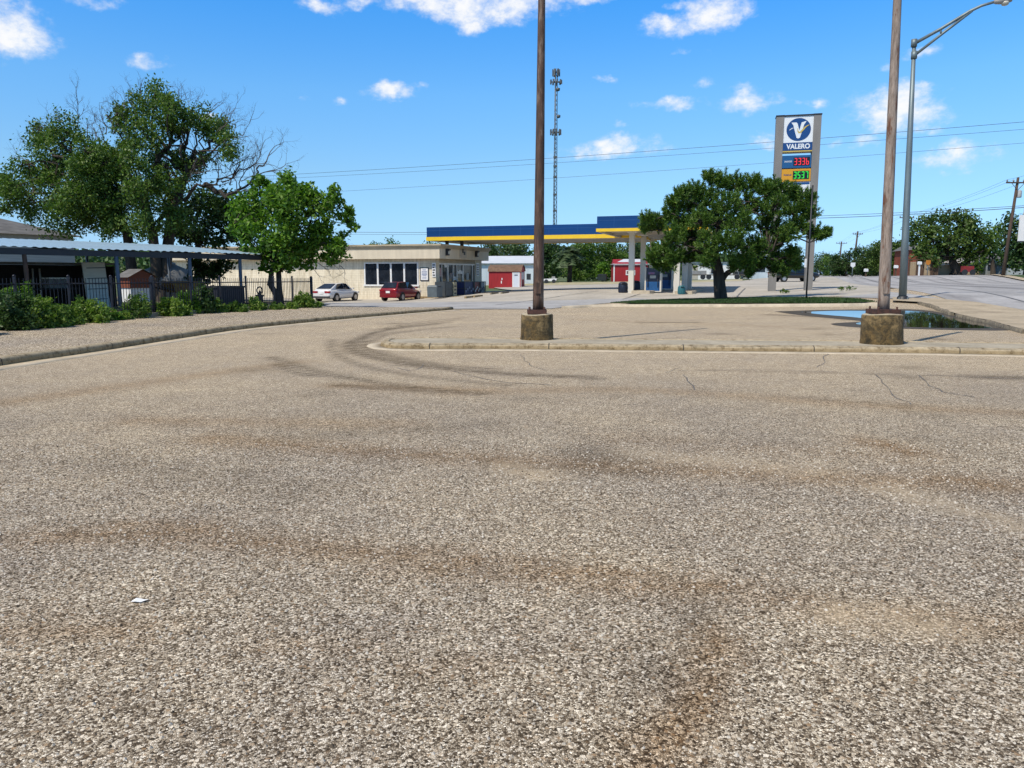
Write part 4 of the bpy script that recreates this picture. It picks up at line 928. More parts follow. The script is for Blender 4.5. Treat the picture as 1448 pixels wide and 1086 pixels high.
def cage(label, px0, px1, cols, x0=1.5, pyb=414.5, pyt=398):
    t, dx_, dy_, hz = outside('gas_bottle_cage', label, 'gas cage', px0, px1, pyb, pyt, 1, .8, x0, 'cages right of the store door')
    s = MB()
    for sy in (-1, 1):
        for sx in (-1, 1): s.box((sx * dx_ / 2, sy * dy_ / 2, hz / 2), (.06, .06, hz))
    for z in (.06, hz / 2, hz - .03):
        for sx in (-1, 1): s.box((sx * dx_ / 2, 0, z), (.05, dy_ - .06, .05))
        for sy in (-1, 1): s.box((0, sy * dy_ / 2, z), (dx_ - .06, .05, .05))
    s.build('frame', M_bin2, t)
    s = MB(); s.box((0, 0, hz / 2), (dx_ - .1, dy_ - .1, hz - .12)); s.build('panel', cols[0], t)
    s = MB()
    for k in range(5): s.box((dx_ / 2 + .03, -dy_ * .38 + dy_ * .19 * k, hz * (.3 + .12 * (k % 3))), (.02, dy_ * .10, hz * .16))
    s.build('panel_print', cols[1], t)
M_cblue = mat('cage_blue', (.02, .03, .11), .5, vs=5); M_cred = mat('cage_red', (.26, .05, .03), .5, vs=6, col2=(.12, .03, .02)); M_cgrey = mat('cage_grey', (.33, .38, .40), .5, vs=4)
cage('dark blue cage of gas bottles right of the entrance door', 657, 670, (M_cblue, mat('print_pale', (.2, .25, .4), .5, vs=8)))
cage('rust-red cage between the blue and the grey cages', 671, 679, (M_cred, M_white)); cage('grey-white cage farthest from the entrance door', 680, 686.5, (M_cgrey, M_cblue))
for i, (px, py) in enumerate(((664, 421.0), (676, 419.6), (699, 415.6), (714, 414.6))):
    g = G(px, py, .02); t = thing('wheel_stop', 'low concrete wheel stop on the forecourt before the store entrance', 'wheel stop', g, SRZ, 'wheel stops by the store entrance')
    s = MB(); s.prism([(-.09, -.03), (.09, -.03), (.06, .13), (-.06, .13)], -.85, .85, 'y'); s.build('block', M_kerb if i < 2 else M_broken, t)
# ------------------------------------------------------------------ canopies
M_cb = mat('canopy_blue', (.006, .055, .20), .35, vs=.6, var=.22, scl=(.3, .3, 2), spec=.3); M_cy = mat('canopy_yellow', (.86, .56, .02), .4, vs=.8, var=.12); M_under = mat('canopy_underside', (.50, .46, .40), .6, vs=.8, var=.2); M_colw = mat('column_cream', (.66, .62, .53), .5, vs=1, var=.14, scl=(1, 1, .3))
def canopy(px, Y, pyt, pym, pyb, pxr, dep, label, seams):
    """box canopy whose left front corner is at px; local x along the front, y going back"""
    a = P(px, pyb, Y); q = np.array([a[0], a[1], h(a[0], a[1])]); t = thing('fuel_canopy', label, 'canopy', q, -TH)
    L = lambda x, y, v=0: local(x, y, q, -TH, 1, v)
    zb, zm, zt = a[2] - q[2], P(px, pym, Y)[2] - q[2], P(px, pyt, Y)[2] - q[2]; w = L(pxr, pyb).x
    s = MB(); s.bbox((0, 0, zm), (w, .12, zt)); s.bbox((0, .12, zm), (.12, dep, zt)); s.bbox((w - .12, .12, zm), (w, dep, zt)); s.bbox((.12, dep - .12, zm), (w - .12, dep, zt)); bl = s.build('fascia', M_cb, t)
    s = MB()
    k = 1.2
    while k < w - .3: s.bbox((k, -.006, zm + .01), (k + .018, .002, zt - .01)); k += 2.4
    s.bbox((.02, -.012, zt - .30), (w - .02, -.001, zt - .275)); s.build('fascia_seam', mat('canopy_blue_light', (.02, .10, .30), .4, vs=1), bl)
    d = .05; s = MB(); s.bbox((-d, -d, zb), (w + d, .14, zm)); s.bbox((-d, .14, zb), (.14, dep + d, zm)); s.bbox((w - .14, .14, zb), (w + d, dep + d, zm)); s.bbox((.14, dep - .14, zb), (w - .14, dep + d, zm)); s.build('stripe', M_cy, t)
    s = MB(); s.bbox((.14, .14, zb + .05), (w - .14, dep - .14, zb + .13)); ud = s.build('underside', M_under, t)
    s = MB(); s.bbox((.12, .12, zt - .2), (w - .12, dep - .12, zt - .12)); s.build('roof', M_tarroof, t)
    return t, q, zb, zt, w, L, ud
ct, cq, czb, czt, cw_, cL, cud = canopy(603.5, 66.5, 321.5, 335.3, 340.5, 905, 9.0, 'long blue and yellow canopy reaching left over the store roof', 0)
for px in (632, 653):
    x = cL(px, 340, 2.2).x; s = MB(); s.bbox((x - .12, 2.1, zmt + SC_[2] - cq[2] - .6), (x + .12, 2.34, czb + .06)); s.build('column', M_dark, ct)
pt, pq, pzb, pzt, pw, pL, pud = canopy(844, 55, 306, 323.3, 327.6, 1000, 15.5, 'shorter, taller-fronted canopy over the pumps, half hidden by the pine', 0)
def PL(px, y): return pL(px, 380, y).x
xa = PL(893, 2.0); xb = PL(957.5, 1.2)
cols = []
for x, y in ((xa, 2.0), (xa, 7.2), (xa, 11.8), (xa + .9, 11.8), (xb, 1.2), (xb, 6.2), (xb, 9.8)):
    g = Vector(pq) + Matrix.Rotation(-TH, 3, 'Z') @ Vector((x, y, 0)); zg = h(g.x, g.y) - pq[2]
    s = MB(); s.bbox((x - .19, y - .19, zg - .1), (x + .19, y + .19, pzb + .06)); s.build('column', M_colw, pt)
for k in range(3):
    for x in (2.2, 5.4): s = MB(); s.bbox((x - .35, 2 + k * 4.5 - .35, pzb - .02), (x + .35, 2 + k * 4.5 + .35, pzb + .05)); s.build('canopy_light', M_white, pud)
s = MB(); s.bbox((.3, .2, pzb - .12), (.5, 15, pzb + .05)); s.bbox((.5, 3.1, pzb - .10), (pw - .2, 3.3, pzb + .05)); s.build('underside_beam', M_under, pud)
# islands, pumps, bins
def PW(x, y): g = Vector(pq) + Matrix.Rotation(-TH, 3, 'Z') @ Vector((x, y, 0)); g.z = h(g.x, g.y); return g
for x, lab in ((xa + .9, 'low concrete pump island under the left of the pump canopy'), (xb + .5, 'low concrete pump island by the right-hand canopy columns')):
    g = PW(x, 6.5); t = thing('pump_island', lab, 'pump island', g, -TH); s = MB(); s.prism([(-.6, -5.5), (.6, -5.5), (.75, -5.2), (.75, 5.2), (.6, 5.5), (-.6, 5.5), (-.75, 5.2), (-.75, -5.2)], -.3, .10, 'z'); s.build('slab', M_gutter, t)
M_pb = mat('pump_blue', (.012, .09, .26), .4, vs=3); M_pscreen = mat('pump_screen', (.35, .38, .36), .2, vs=6)
def pump(x, y, hz, label):
    g = PW(x, y); g.z += .09; t = thing('fuel_pump', label, 'fuel pump', g, -TH, 'fuel pumps under the canopy')
    w = 1.0
    s = MB(); s.bbox((-w / 2, -.28, .06), (w / 2, .28, hz * .42)); s.build('cabinet', M_pb, t)
    s = MB(); s.bbox((-w / 2 + .01, -.25, hz * .42), (w / 2 - .01, .25, hz)); hd = s.build('head', mat('pump_dark', (.02, .028, .06), .4, vs=4), t)
    s = MB(); s.bbox((-w * .22, -.262, hz * .56), (w * .2, -.249, hz * .68)); s.build('display', M_pscreen, hd)
    s = MB(); s.bbox((-w * .34, -.265, hz * .73), (w * .1, -.249, hz * .82)); s.build('card_reader', mat('pump_print', (.25, .05, .06), .4, vs=9, col2=(.1, .12, .3)), hd)
    for sx in (-1, 1): s = MB(); s.bbox((sx * (w / 2 + .05) - .05, -.3, 0), (sx * (w / 2 + .05) + .05, .3, hz * 1.02)); s.build('side_panel', M_colw, t)
    s = MB(); s.bbox((-w / 2, -.29, 0), (w / 2, .29, .06)); s.build('plinth', M_colw, t)
    for sx in (-1, 1):
        s = MB(); hx = sx * .36; s.tube([(hx, -.30, hz * .62), (hx, -.42, hz * .45), (hx + .02, -.46, hz * .25), (hx, -.38, hz * .18), (hx, -.32, hz * .4)], .022, 5); hs = s.build('hose', M_dark, t)
        s = MB(); s.box((hx, -.31, hz * .66), (.07, .10, .2)); s.build('nozzle', M_dark, hs)
pump(PL(924.5, 2.6), 2.6, 1.72, 'nearest blue fuel pump between the left canopy columns')
pump(PL(941, 7.0), 7.0, 1.7, 'second blue fuel pump, partly behind the low pine boughs')
def round_bin(loc, hz, r, m, label, domed=True):
    t = thing('trash_bin', label, 'trash bin', loc); s = MB(); s.lathe([(r * .86, 0), (r, .05), (r * 1.0, hz * .72), (r * .97, hz * .74)], 18); s.build('body', m, t)
    s = MB(); s.lathe([(r * 1.05, hz * .74), (r * 1.05, hz * .80), (r * .8, hz * .95), (r * .3, hz)], 18); li = s.build('lid', m, t)
    s = MB(); s.box((0, -r * .85, hz * .84), (r * .9, .14, hz * .09)); s.build('opening', M_black, li)
    s = MB(); 
    for k in range(12): a = k * .524; s.box((r * 1.0 * math.cos(a), r * 1.0 * math.sin(a), hz * .38), (.03, .06, hz * .6), a)
    s.build('rib', m, t)
M_nb = mat('bin_navy', (.012, .02, .045), .45, vs=4)
g = PW(PL(881.5, 2.2), 2.2); round_bin(g, .80, .33, M_nb, 'dark blue domed trash bin left of the front canopy column')
g = PW(PL(899.5, 5.6), 5.6); round_bin(g, .80, .33, M_nb, 'dark blue trash bin between the first two canopy columns')
g = PW(PL(964.7, .6), .6); g.z += .0; round_bin(g, .62, .25, mat('bin_teal', (.03, .16, .19), .5, vs=4), 'small teal bin at the foot of the right-hand columns')
# ------------------------------------------------------------------ sheds and buildings beyond
M_red = mat('barn_red', (.36, .012, .016), .6, vs=1.5, var=.25, scl=(3, 3, .4)); M_metal = mat('pale_metal', (.58, .65, .68), .45, .1, vs=.5, var=.15, scl=(2, 2, .3)); M_rwhite = mat('white_metal_roof', (.72, .74, .75), .4, .1, vs=.6, var=.12); M_broof = mat('brown_shingle', (.20, .12, .075), .9, vs=3, var=.4)
M_trim = mat('white_trim', (.75, .74, .72), .5, vs=3, var=.1)
def place(px, pyb, Y): a = P(px, pyb, Y); return np.array([a[0], a[1], h(a[0], a[1])])
# white metal building
Y = 112; b = place(740, 404, Y); t = thing('metal_building', 'large white metal building behind the red garden shed', 'building', b, -R(7))
L = lambda x, y, v=0: local(x, y, b, -R(7), 1, v)
x0, x1 = L(664, 390).x, L(759.5, 390).x; ze = L(720, 372.5).z; zr = L(720, 361.8, 5).z
s = MB(); s.bbox((x0, 0, -.3), (x1, 11, ze)); s.prism([(x, z) for x, z in ((0, ze), (11, ze), (5.5, zr))], x1 - .02, x1 - .01, 'x'); s.build('wall', M_metal, t)
s = MB(); s.add([(x0 - .3, -.3, ze - .06), (x1 + .3, -.3, ze - .06), (x1 + .3, 5.5, zr), (x0 - .3, 5.5, zr), (x0 - .3, 11.3, ze - .06), (x1 + .3, 11.3, ze - .06)], [(0, 1, 2, 3), (3, 2, 5, 4)]); rf = s.build('roof', M_rwhite, t)
s = MB(); s.bbox((x0 - .3, -.36, ze - .14), (x1 + .3, -.30, ze + .02)); s.build('gutter', M_steel, rf)
s = MB(); 
k = x0 + .5
while k < x1: s.bbox((k, -.02, 0), (k + .05, -.001, ze - .1)); k += 1.0
s.build('wall_rib', M_metal, t)
s = MB(); s.bbox((x1, 3, 1.0), (x1 + .03, 4.2, 2.1)); s.build('window', M_glass, t)
s = MB(); a = L(748, 392); s.bbox((a.x - .35, -.03, a.z - .35), (a.x + .25, -.002, a.z + .5)); s.build('wall_panel', M_dark, t)
# red garden shed with brown roof
Y = 98; b = place(715, 405.6, Y); rz = -R(10); t = thing('garden_shed', 'small red shed with brown roof and white door, left of the dark pole', 'shed', b, rz)
L = lambda x, y, v=0: local(x, y, b, rz, 1, v); x0, x1 = L(691, 390).x, L(736.5, 390).x; ze = L(715, 383.5).z; zr = L(715, 377.4, .8).z
s = MB(); s.bbox((x0, 0, -.2), (x1, 3, ze)); s.prism([(0, ze), (3, ze), (2.6, zr - .1), (1.5, zr + .15), (.4, zr - .1)], x0 + .01, x1 - .01, 'x'); s.build('wall', M_red, t)
s = MB(); s.add([(x0 - .12, -.14, ze - .05), (x1 + .12, -.14, ze - .05), (x1 + .12, .45, zr), (x0 - .12, .45, zr), (x1 + .12, 1.5, zr + .28), (x0 - .12, 1.5, zr + .28), (x1 + .12, 2.6, zr), (x0 - .12, 2.6, zr), (x1 + .12, 3.1, ze), (x0 - .12, 3.1, ze)], [(0, 1, 2, 3), (3, 2, 4, 5), (5, 4, 6, 7), (7, 6, 8, 9)]); s.build('roof', M_broof, t)
d0, d1 = L(724.5, 390).x, L(735, 390).x; zd = L(730, 385).z
s = MB(); s.bbox((d0, -.05, .05), (d0 + .16, -.001, zd)); s.bbox((d1 - .14, -.05, .05), (d1, -.001, zd)); s.bbox((d0 + .16, -.048, zd - .14), (d1 - .14, -.001, zd)); fr = s.build('door_frame', M_trim, t)
s = MB(); s.bbox((d0 + .16, -.03, .05), (d1 - .14, -.001, zd - .14)); dr = s.build('door', mat('door_pale', (.62, .66, .72), .5, vs=3, var=.08), t); s = MB(); s.bbox((d0 + .28, -.04, zd - .42), (d1 - .26, -.028, zd - .3)); s.build('door_window', M_dark, dr)
s = MB(); c_ = L(709.5, 397); s.bbox((c_.x - .10, -.03, c_.z - .35), (c_.x + .02, -.002, c_.z + .0)); s.bbox((c_.x - .02, -.035, c_.z + .1), (c_.x + .1, -.002, c_.z + .35)); s.build('hinge', M_trim, t)
s = MB(); s.bbox((x1, -.03, -.1), (x1 + .04, .12, ze)); s.bbox((x1, 1.0, 1.0), (x1 + .04, 2.0, 1.9)); s.build('corner_trim', M_trim, t)
# red barn behind the pumps
Y = 111; b = place(890, 397.6, Y); rz = -R(4); t = thing('red_barn', 'red barn with white metal roof behind the pump canopy columns', 'barn', b, rz)
L = lambda x, y, v=0: local(x, y, b, rz, 1, v); x0, x1 = L(867.5, 390).x, L(916, 390).x; ze = L(890, 373).z; zr = L(890, 366.3, 3).z
s = MB(); s.bbox((x0, 0, -.2), (x1, 6, ze)); s.prism([(0, ze), (6, ze), (3, zr - .03)], x0 + .02, x1 - .02, 'x'); s.build('wall', M_red, t)
s = MB(); s.add([(x0 - .2, -.25, ze - .08), (x1 + .2, -.25, ze - .08), (x1 - .6, 3, zr), (x0 + 1.6, 3, zr), (x0 - .2, 6.2, ze - .08), (x1 + .2, 6.2, ze - .08)], [(0, 1, 2, 3), (3, 2, 5, 4), (0, 3, 4), (1, 5, 2)]); s.build('roof', M_rwhite, t)
s = MB(); s.bbox((x0 - .02, -.05, -.1), (x0 + .16, -.001, ze - .1)); s.bbox((x0 + .16, -.045, ze - .2), (x1, -.001, ze - .08)); s.build('corner_trim', M_trim, t)
a, c = L(884.8, 389), L(898.2, 382); s = MB(); s.bbox((a.x, -.05, a.z), (c.x, -.001, a.z + .14)); s.bbox((a.x, -.05, c.z - .14), (c.x, -.001, c.z)); s.bbox((a.x, -.05, a.z + .14), (a.x + .14, -.001, c.z - .14)); s.bbox((c.x - .14, -.05, a.z + .14), (c.x, -.001, c.z - .14)); wf = s.build('window', M_trim, t)
s = MB(); s.bbox((a.x + .14, -.02, a.z + .14), (c.x - .14, -.001, c.z - .14)); s.build('pane', mat('pane_red_grey', (.20, .13, .13), .3, vs=4), wf)
# dark dumpster
b = place(851.5, 398.8, 114); t = thing('dumpster', 'dark dumpster in front of the trees left of the red barn', 'dumpster', b, -R(10)); w = sz(12.5, 114)
s = MB(); s.prism([(-w / 2 * .92, .1), (w / 2 * .92, .1), (w / 2, .85), (-w / 2, .85)], -.7, .7, 'y'); s.build('body', mat('dumpster_green', (.012, .022, .018), .6, vs=3), t)
s = MB(); s.prism([(-w / 2, .86), (w / 2, .86), (w / 2 * .9, 1.08), (-w / 2 * .9, 1.08)], -.72, .72, 'y'); s.build('lid', M_dark, t)
for sx in (-1, 1): s = MB(); s.box((sx * (w / 2 + .12), 0, .5), (.18, .5, .14)); s.build('lift_pocket', M_steel, t)
# low white boat-like thing in the grass -> utility trailer
b = place(778, 399.5, 112); t = thing('white_trailer', 'low white trailer parked on grass right of the dark pole', 'trailer', b, -R(8)); w = sz(19, 112)
s = MB(); s.prism([(-w / 2, .30), (w / 2 * .85, .30), (w / 2, .55), (w / 2, .68), (-w / 2, .62)], -.8, .8, 'y'); s.build('body', M_white, t)
for sx in (-.25, .3):
    s = MB(); s.tube([(w * sx, -.9, .28), (w * sx, -.7, .28)], .28, 12); s.build('wheel', M_dark, t)
s = MB(); s.tube([(-w / 2, 0, .4), (-w / 2 - .8, 0, .35)], .05, 5); s.build('tow_bar', M_steel, t)
s = MB(); s.box((w * .25, 0, .82), (w * .28, .7, .3), taper=.8); s.build('cargo', mat('cargo_grey', (.25, .25, .24), .7, vs=6), t)
# across the road behind the pine: white building, flat trailer, red goods, pickup
Y = 118; b = place(1000, 396, Y); t = thing('white_workshop', 'white flat-roofed building glimpsed behind the pine trunk', 'building', b, -R(6)); L = lambda x, y, v=0: local(x, y, b, -R(6), 1, v)
xs_ = [L(q, 390).x for q in (975, 992.5, 1008, 1029, 1046)]; zt_ = L(1000, 362).z
s = MB(); s.bbox((xs_[0], 0, -.3), (xs_[4], 9, L(1000, 372).z)); s.build('wall', M_white, t); s = MB(); s.bbox((xs_[0] - .2, -.2, L(1000, 372).z), (xs_[4] + .2, 9.2, L(1000, 370.5).z)); s.build('roof', M_steel, t)
s = MB(); s.bbox((xs_[0], -.04, -.1), (xs_[1] - .6, -.001, zt_ - 1.2)); s.build('roller_door', mat('beige_door', (.5, .46, .38), .6, vs=2, scl=(1, 1, 4)), t); s = MB(); s.bbox((xs_[2] - .3, -.05, .8), (xs_[3] - .8, -.001, 2.3)); s.build('window', M_glass, t)
b = place(1015, 397.5, 108); t = thing('flatbed_trailer', 'long dark flatbed trailer parked behind the pine trunk', 'trailer', b, -R(5)); w = sz(80, 108)
s = MB(); s.box((0, 0, .62), (w, 2.2, .14)); s.build('deck', mat('deck_wood', (.09, .075, .05), .8, vs=3), t)
for sx in (-.28, -.18, .3):
    s = MB(); s.tube([(w * sx, -1.2, .35), (w * sx, -.95, .35)], .35, 14); s.build('wheel', M_dark, t)
for k in range(7): s = MB(); s.box((-w * .48 + w * .16 * k, -1.1, .85), (.08, .06, .4)); s.build('stake', M_steel, t)
s = MB(); s.box((-w * .35, .1, .95), (2.2, 1.4, .5)); s.build('load', mat('load_grey', (.28, .28, .27), .7, vs=3), t); s = MB(); s.box((w * .38, 0, .9), (1.8, 1.5, .4)); s.build('cargo', M_dark, t)
Y = 122; b = place(1075, 396, Y); t = thing('roadside_kiosk', 'small red and white kiosk between the pine trunk and sign column', 'kiosk', b, -R(6))
s = MB(); s.bbox((-.2, 0, -.2), (sz(13, Y), 3, sz(18, Y))); s.build('wall', M_white, t); s = MB(); s.bbox((-sz(9, Y), .2, -.2), (-.2, 3, sz(15, Y))); s.build('annex', M_red, t)
s = MB(); s.bbox((-.3, -.3, sz(18, Y)), (sz(13, Y) + .1, 3.2, sz(19.5, Y))); s.build('roof', M_trim, t); s = MB(); s.bbox((.1, -.05, sz(9, Y)), (sz(11, Y), -.001, sz(14.5, Y))); s.build('sign_board', M_red, t); s = MB(); s.bbox((-sz(7, Y), .15, sz(4, Y)), (-sz(3, Y), .201, sz(9, Y))); s.build('window', M_glass, t)
Y = 96; b = place(1118, 400, Y); t = thing('white_sign_building', 'pale office with white roof edge behind the sign columns', 'building', b, -R(6))
s = MB(); s.bbox((-sz(18, Y), 18, -.2), (sz(14, Y), 24, sz(40, Y))); s.build('wall', M_metal, t); s = MB(); s.bbox((-sz(20, Y), 17.6, sz(40, Y)), (sz(16, Y), 24.4, sz(48, Y))); s.build('roof', M_white, t); s = MB(); s.bbox((-sz(10, Y), 17.55, sz(42, Y)), (sz(2, Y), 17.6, sz(46, Y))); s.build('sign_board', M_cgrey, t); s = MB(); s.bbox((-sz(8, Y), 17.96, sz(12, Y)), (sz(8, Y), 17.99, sz(24, Y))); s.build('window', M_glass, t)
# ------------------------------------------------------------------ cars
def car(name, label, cat, loc, rz, L_, W_, H_, paint, kind):
    t = thing(name, label, cat, loc, rz); hw = W_ / 2
    # (y, half width, z bottom, z belt)
    if kind == 'sedan':
        st_ = [(-.5, .74, .42, .74), (-.495, .86, .34, .86), (-.47, .93, .26, .97), (-.42, .97, .22, 1.00), (-.36, .985, .20, 1.00), (-.15, 1, .19, .96), (.1, 1, .19, .93), (.25, .99, .20, .92), (.36, .97, .21, .86), (.44, .92, .23, .78), (.485, .80, .28, .68), (.5, .66, .36, .58)]
        cab = [(-.44, .84, 1.0, .80), (-.20, .83, H_ - .06, .64), (-.02, .83, H_, .66), (.10, .83, H_ - .05, .65), (.27, .86, .93, .82)]; cabb = [.99, .97, .95, .94, .92]
    elif kind == 'hatch':
        st_ = [(-.5, .78, .40, .80), (-.495, .90, .32, .92), (-.48, .95, .26, 1.00), (-.42, .98, .22, 1.02), (-.3, 1, .20, 1.0), (-.1, 1, .19, .97), (.12, 1, .19, .94), (.25, .99, .20, .93), (.38, .96, .21, .84), (.455, .90, .24, .74), (.49, .78, .3, .64), (.5, .64, .36, .56)]
        cab = [(-.475, .86, 1.0, .82), (-.36, .85, H_ - .06, .68), (-.1, .85, H_, .68), (.06, .85, H_ - .06, .66), (.26, .87, .93, .84)]; cabb = [1.0, .98, .96, .95, .93]
    else:
        st_ = [(-.5, .9, .5, 1.0), (-.49, .95, .45, 1.08), (-.45, .97, .42, 1.1), (-.1, 1, .40, 1.1), (.05, 1, .38, 1.12), (.25, 1, .38, 1.12), (.36, .98, .40, 1.08), (.46, .94, .42, 1.02), (.49, .84, .5, .9), (.5, .72, .55, .8)]
        cab = [(-.09, .88, 1.1, .84), (-.06, .87, H_ - .05, .72), (.08, .87, H_, .72), (.14, .87, H_ - .06, .70), (.26, .9, 1.12, .86)]; cabb = [1.1, 1.1, 1.1, 1.1, 1.1]
    K = 14; vs = []
    for y, w, zb, zt in st_:
        for k in range(K):
            a = -math.pi / 2 + math.pi * 2 * k / K + math.pi / K
            ca, sa = math.cos(a), math.sin(a); e = .42
            xx = math.copysign(abs(ca) ** e, ca) * hw * w; zz = (zb + zt) / 2 + math.copysign(abs(sa) ** .55, sa) * (zt - zb) / 2
            if zz > zt - .18: xx *= .965
            vs.append((xx, y * L_, zz))
    n = len(st_); m = MB(); m.add(vs, [(i * K + k, i * K + (k + 1) % K, (i + 1) * K + (k + 1) % K, (i + 1) * K + k) for i in range(n - 1) for k in range(K)] + [tuple(reversed(range(K))), tuple((n - 1) * K + k for k in range(K))], True)
    body = m.build('body', paint, t)
    # cabin shell
    m = MB(); c5 = []
    for (y, wb, z, wt), zb in zip(cab, cabb): c5.append((y * L_, wb * hw, wt * hw, zb - .03, z))
    (ya, _, wa, za, zA), (y1, w1b, w1, z1b, z1), (y2, w2b, w2, z2b, z2), (y3, w3b, w3, z3b, z3), (yb, _, wbb, zb_, zB) = c5
    V_ = []; 
    for y, w, z in ((ya, wa, zA - .02), (y1, w1, z1), (y2, w2, z2), (y3, w3, z3), (yb, wbb, zB - .02)): V_ += [(-w, y, z), (w, y, z)]
    for y, w, z in ((ya, wa + .02, za - .04), (y1, w1b * hw if 0 else w1b, z1b - .06), (y2, w2b, z2b - .06), (y3, w3b, z3b - .06), (yb, wbb + .02, zb_ - .06)): V_ += [(-w, y, z), (w, y, z)]
    fs = [(0, 1, 3, 2), (2, 3, 5, 4), (4, 5, 7, 6), (6, 7, 9, 8)]
    for i in range(4): fs += [(2 * i, 2 * i + 2, 12 + 2 * i, 10 + 2 * i), (2 * i + 1, 11 + 2 * i, 13 + 2 * i, 2 * i + 3)]
    fs += [(0, 10, 11, 1), (8, 9, 19, 18)]
    m.add(V_, fs, False); cb_ = m.build('cabin', paint, t)
    bv = cb_.modifiers.new('round', 'BEVEL'); bv.width = .05; bv.segments = 2; bv.limit_method = 'ANGLE'; bv.angle_limit = R(20)
    def pane(pts, nm, off):
        m = MB(); o_ = Vector(off); q = [Vector(p) + o_ for p in pts]; c = sum(q, Vector()) / len(q); q = [c + (p - c) * .90 for p in q]
        m.add(q, [tuple(range(len(q)))]); m.add([p - o_ * .9 for p in q], [tuple(reversed(range(len(q))))])
        nn = len(q); m.add(q + [p - o_ * .9 for p in q], [(k, (k + 1) % nn, nn + (k + 1) % nn, nn + k) for k in range(nn)]); return m.build(nm, M_glass, t)
    pane([V_[0], V_[1], V_[3], V_[2]], 'rear_window', (0, -.02, .03)); pane([V_[8], V_[9], V_[7], V_[6]], 'windscreen', (0, .03, .03))
    for sg in (0, 1):
        sx = -1 if sg == 0 else 1
        def lo(i, up=.08): p = Vector(V_[10 + 2 * i + sg]); p.z += up; return p
        def hi(i): return Vector(V_[2 * i + sg])
        mid_t, mid_b = hi(2), lo(2)
        if kind != 'truck': pane([lo(0, .07) * .45 + lo(1) * .55, hi(1), mid_t, mid_b], 'side_window', (sx * .03, 0, .01)); pane([mid_b, mid_t, hi(3), lo(3) * .45 + lo(4) * .55], 'side_window', (sx * .03, 0, .01))
        else: pane([lo(1), hi(1), hi(3), lo(3) * .6 + lo(4) * .4], 'side_window', (sx * .03, 0, .01))
        s = MB(); s.box((sx * (hw + .06), .20 * L_, cabb[3] + .06), (.16, .12, .12)); s.build('mirror', paint, t)
        for yy in (-.31, .31):
            rw = .31 if kind != 'truck' else .38
            s = MB(); s.tube([(sx * (hw - .24), yy * L_, rw), (sx * (hw + .012), yy * L_, rw)], rw, 22); ty = s.build('wheel', mat('tyre', (.012, .012, .013), .8, vs=6), t)
            s = MB(); s.tube([(sx * (hw + .0), yy * L_, rw), (sx * (hw + .02), yy * L_, rw)], rw * .66, 16); s.build('rim', mat('rim', (.5, .5, .52), .35, .6, vs=5, var=.3), ty)
            s = MB(); s.tube([(sx * (hw - .2), yy * L_, rw + .03), (sx * (hw + .004), yy * L_, rw + .03)], rw * 1.18, 22); s.build('wheel_arch', M_black, t)
        s = MB(); zl = st_[1][3] - .10; y0 = -.5 * L_; lw = W_ * .26
        s.box((sx * (hw * .62), y0 + .05, zl), (lw, .14, .15 if kind != 'truck' else .3)); s.build('tail_light', mat('tail_red', (.32, .012, .02), .25, vs=9, var=.3), t)
        s = MB(); s.box((sx * hw * .6, .47 * L_, .68 if kind != 'truck' else .9), (lw, .16, .14)); s.build('headlight', mat('headlight', (.6, .62, .64), .15, vs=6), t)
    s = MB(); s.box((0, -.5 * L_ + .02, .36 if kind != 'truck' else .55), (W_ * .86, .10, .14)); s.build('bumper', mat('bumper_dark', (.03, .03, .032), .6, vs=5) if kind == 'sedan' else paint, t)
    s = MB(); s.box((0, -.5 * L_ - .02, .70 if kind != 'truck' else .75), (.34, .03, .16)); s.build('number_plate', M_white, t)
    return t
def paintm(name, col, metal=.3):
    m = mat(name, col, .28, metal, vs=.8, var=.12, coat=.6); return m
for nm, lb, px, pyb, Y, dims, pm, kd in (('sedan', 'white sedan parked nose in against the cream store wall', 474.5, 426, 62, (4.35, 1.78, 1.45), paintm('car_white', (.72, .72, .72), 0), 'sedan'), ('hatchback', 'dark red hatchback parked below the store windows', 566, 425, 61, (4.15, 1.72, 1.48), paintm('car_red', (.24, .008, .016), .2), 'hatch')):
    a = P(px, pyb, Y); b = np.array([a[0], a[1] + .6, 0]); b[2] = h(b[0], b[1]) + .014; car(nm, lb, 'car', b, -R(21), *dims, pm, kd)
b = place(1122, 402, 90); car('pickup_truck', 'black pickup truck parked beyond the price sign columns', 'pickup', b, -R(80), 5.6, 1.95, 1.8, paintm('car_black', (.012, .012, .013), .1), 'truck')
# ------------------------------------------------------------------ foliage helpers
def unit(v): return v / (np.linalg.norm(v, axis=-1, keepdims=True) + 1e-9)
def leaf_quads(p, size, up=.5, asp=.5, var=.35):
    n = len(p); nrm = unit(rng.normal(size=(n, 3)) + np.array([0, 0, up])); a = unit(np.cross(nrm, rng.normal(size=(n, 3)))); b = np.cross(nrm, a)
    s = size * (1 + rng.uniform(-var, var, (n, 1)))
    v = np.stack([p - a * s, p + b * s * asp, p + a * s, p - b * s * asp], 1).reshape(-1, 3)
    return v, np.arange(4 * n).reshape(n, 4)
def clump_pts(c, r, n, sub=9, flat=1.0, tight=.33):
    """points gathered in small sprays inside an ellipsoid, so the clump is ragged and lets light through"""
    c = np.asarray(c); r = np.asarray(r, float) * np.ones(3) * np.array([1, 1, flat])
    d = unit(rng.normal(size=(sub, 3))); q = d * rng.uniform(.35, 1.0, (sub, 1)) ** .6
    k = rng.integers(0, sub, n); off = rng.normal(size=(n, 3)) * tight
    return c + (q[k] + off) * r, c + q * r
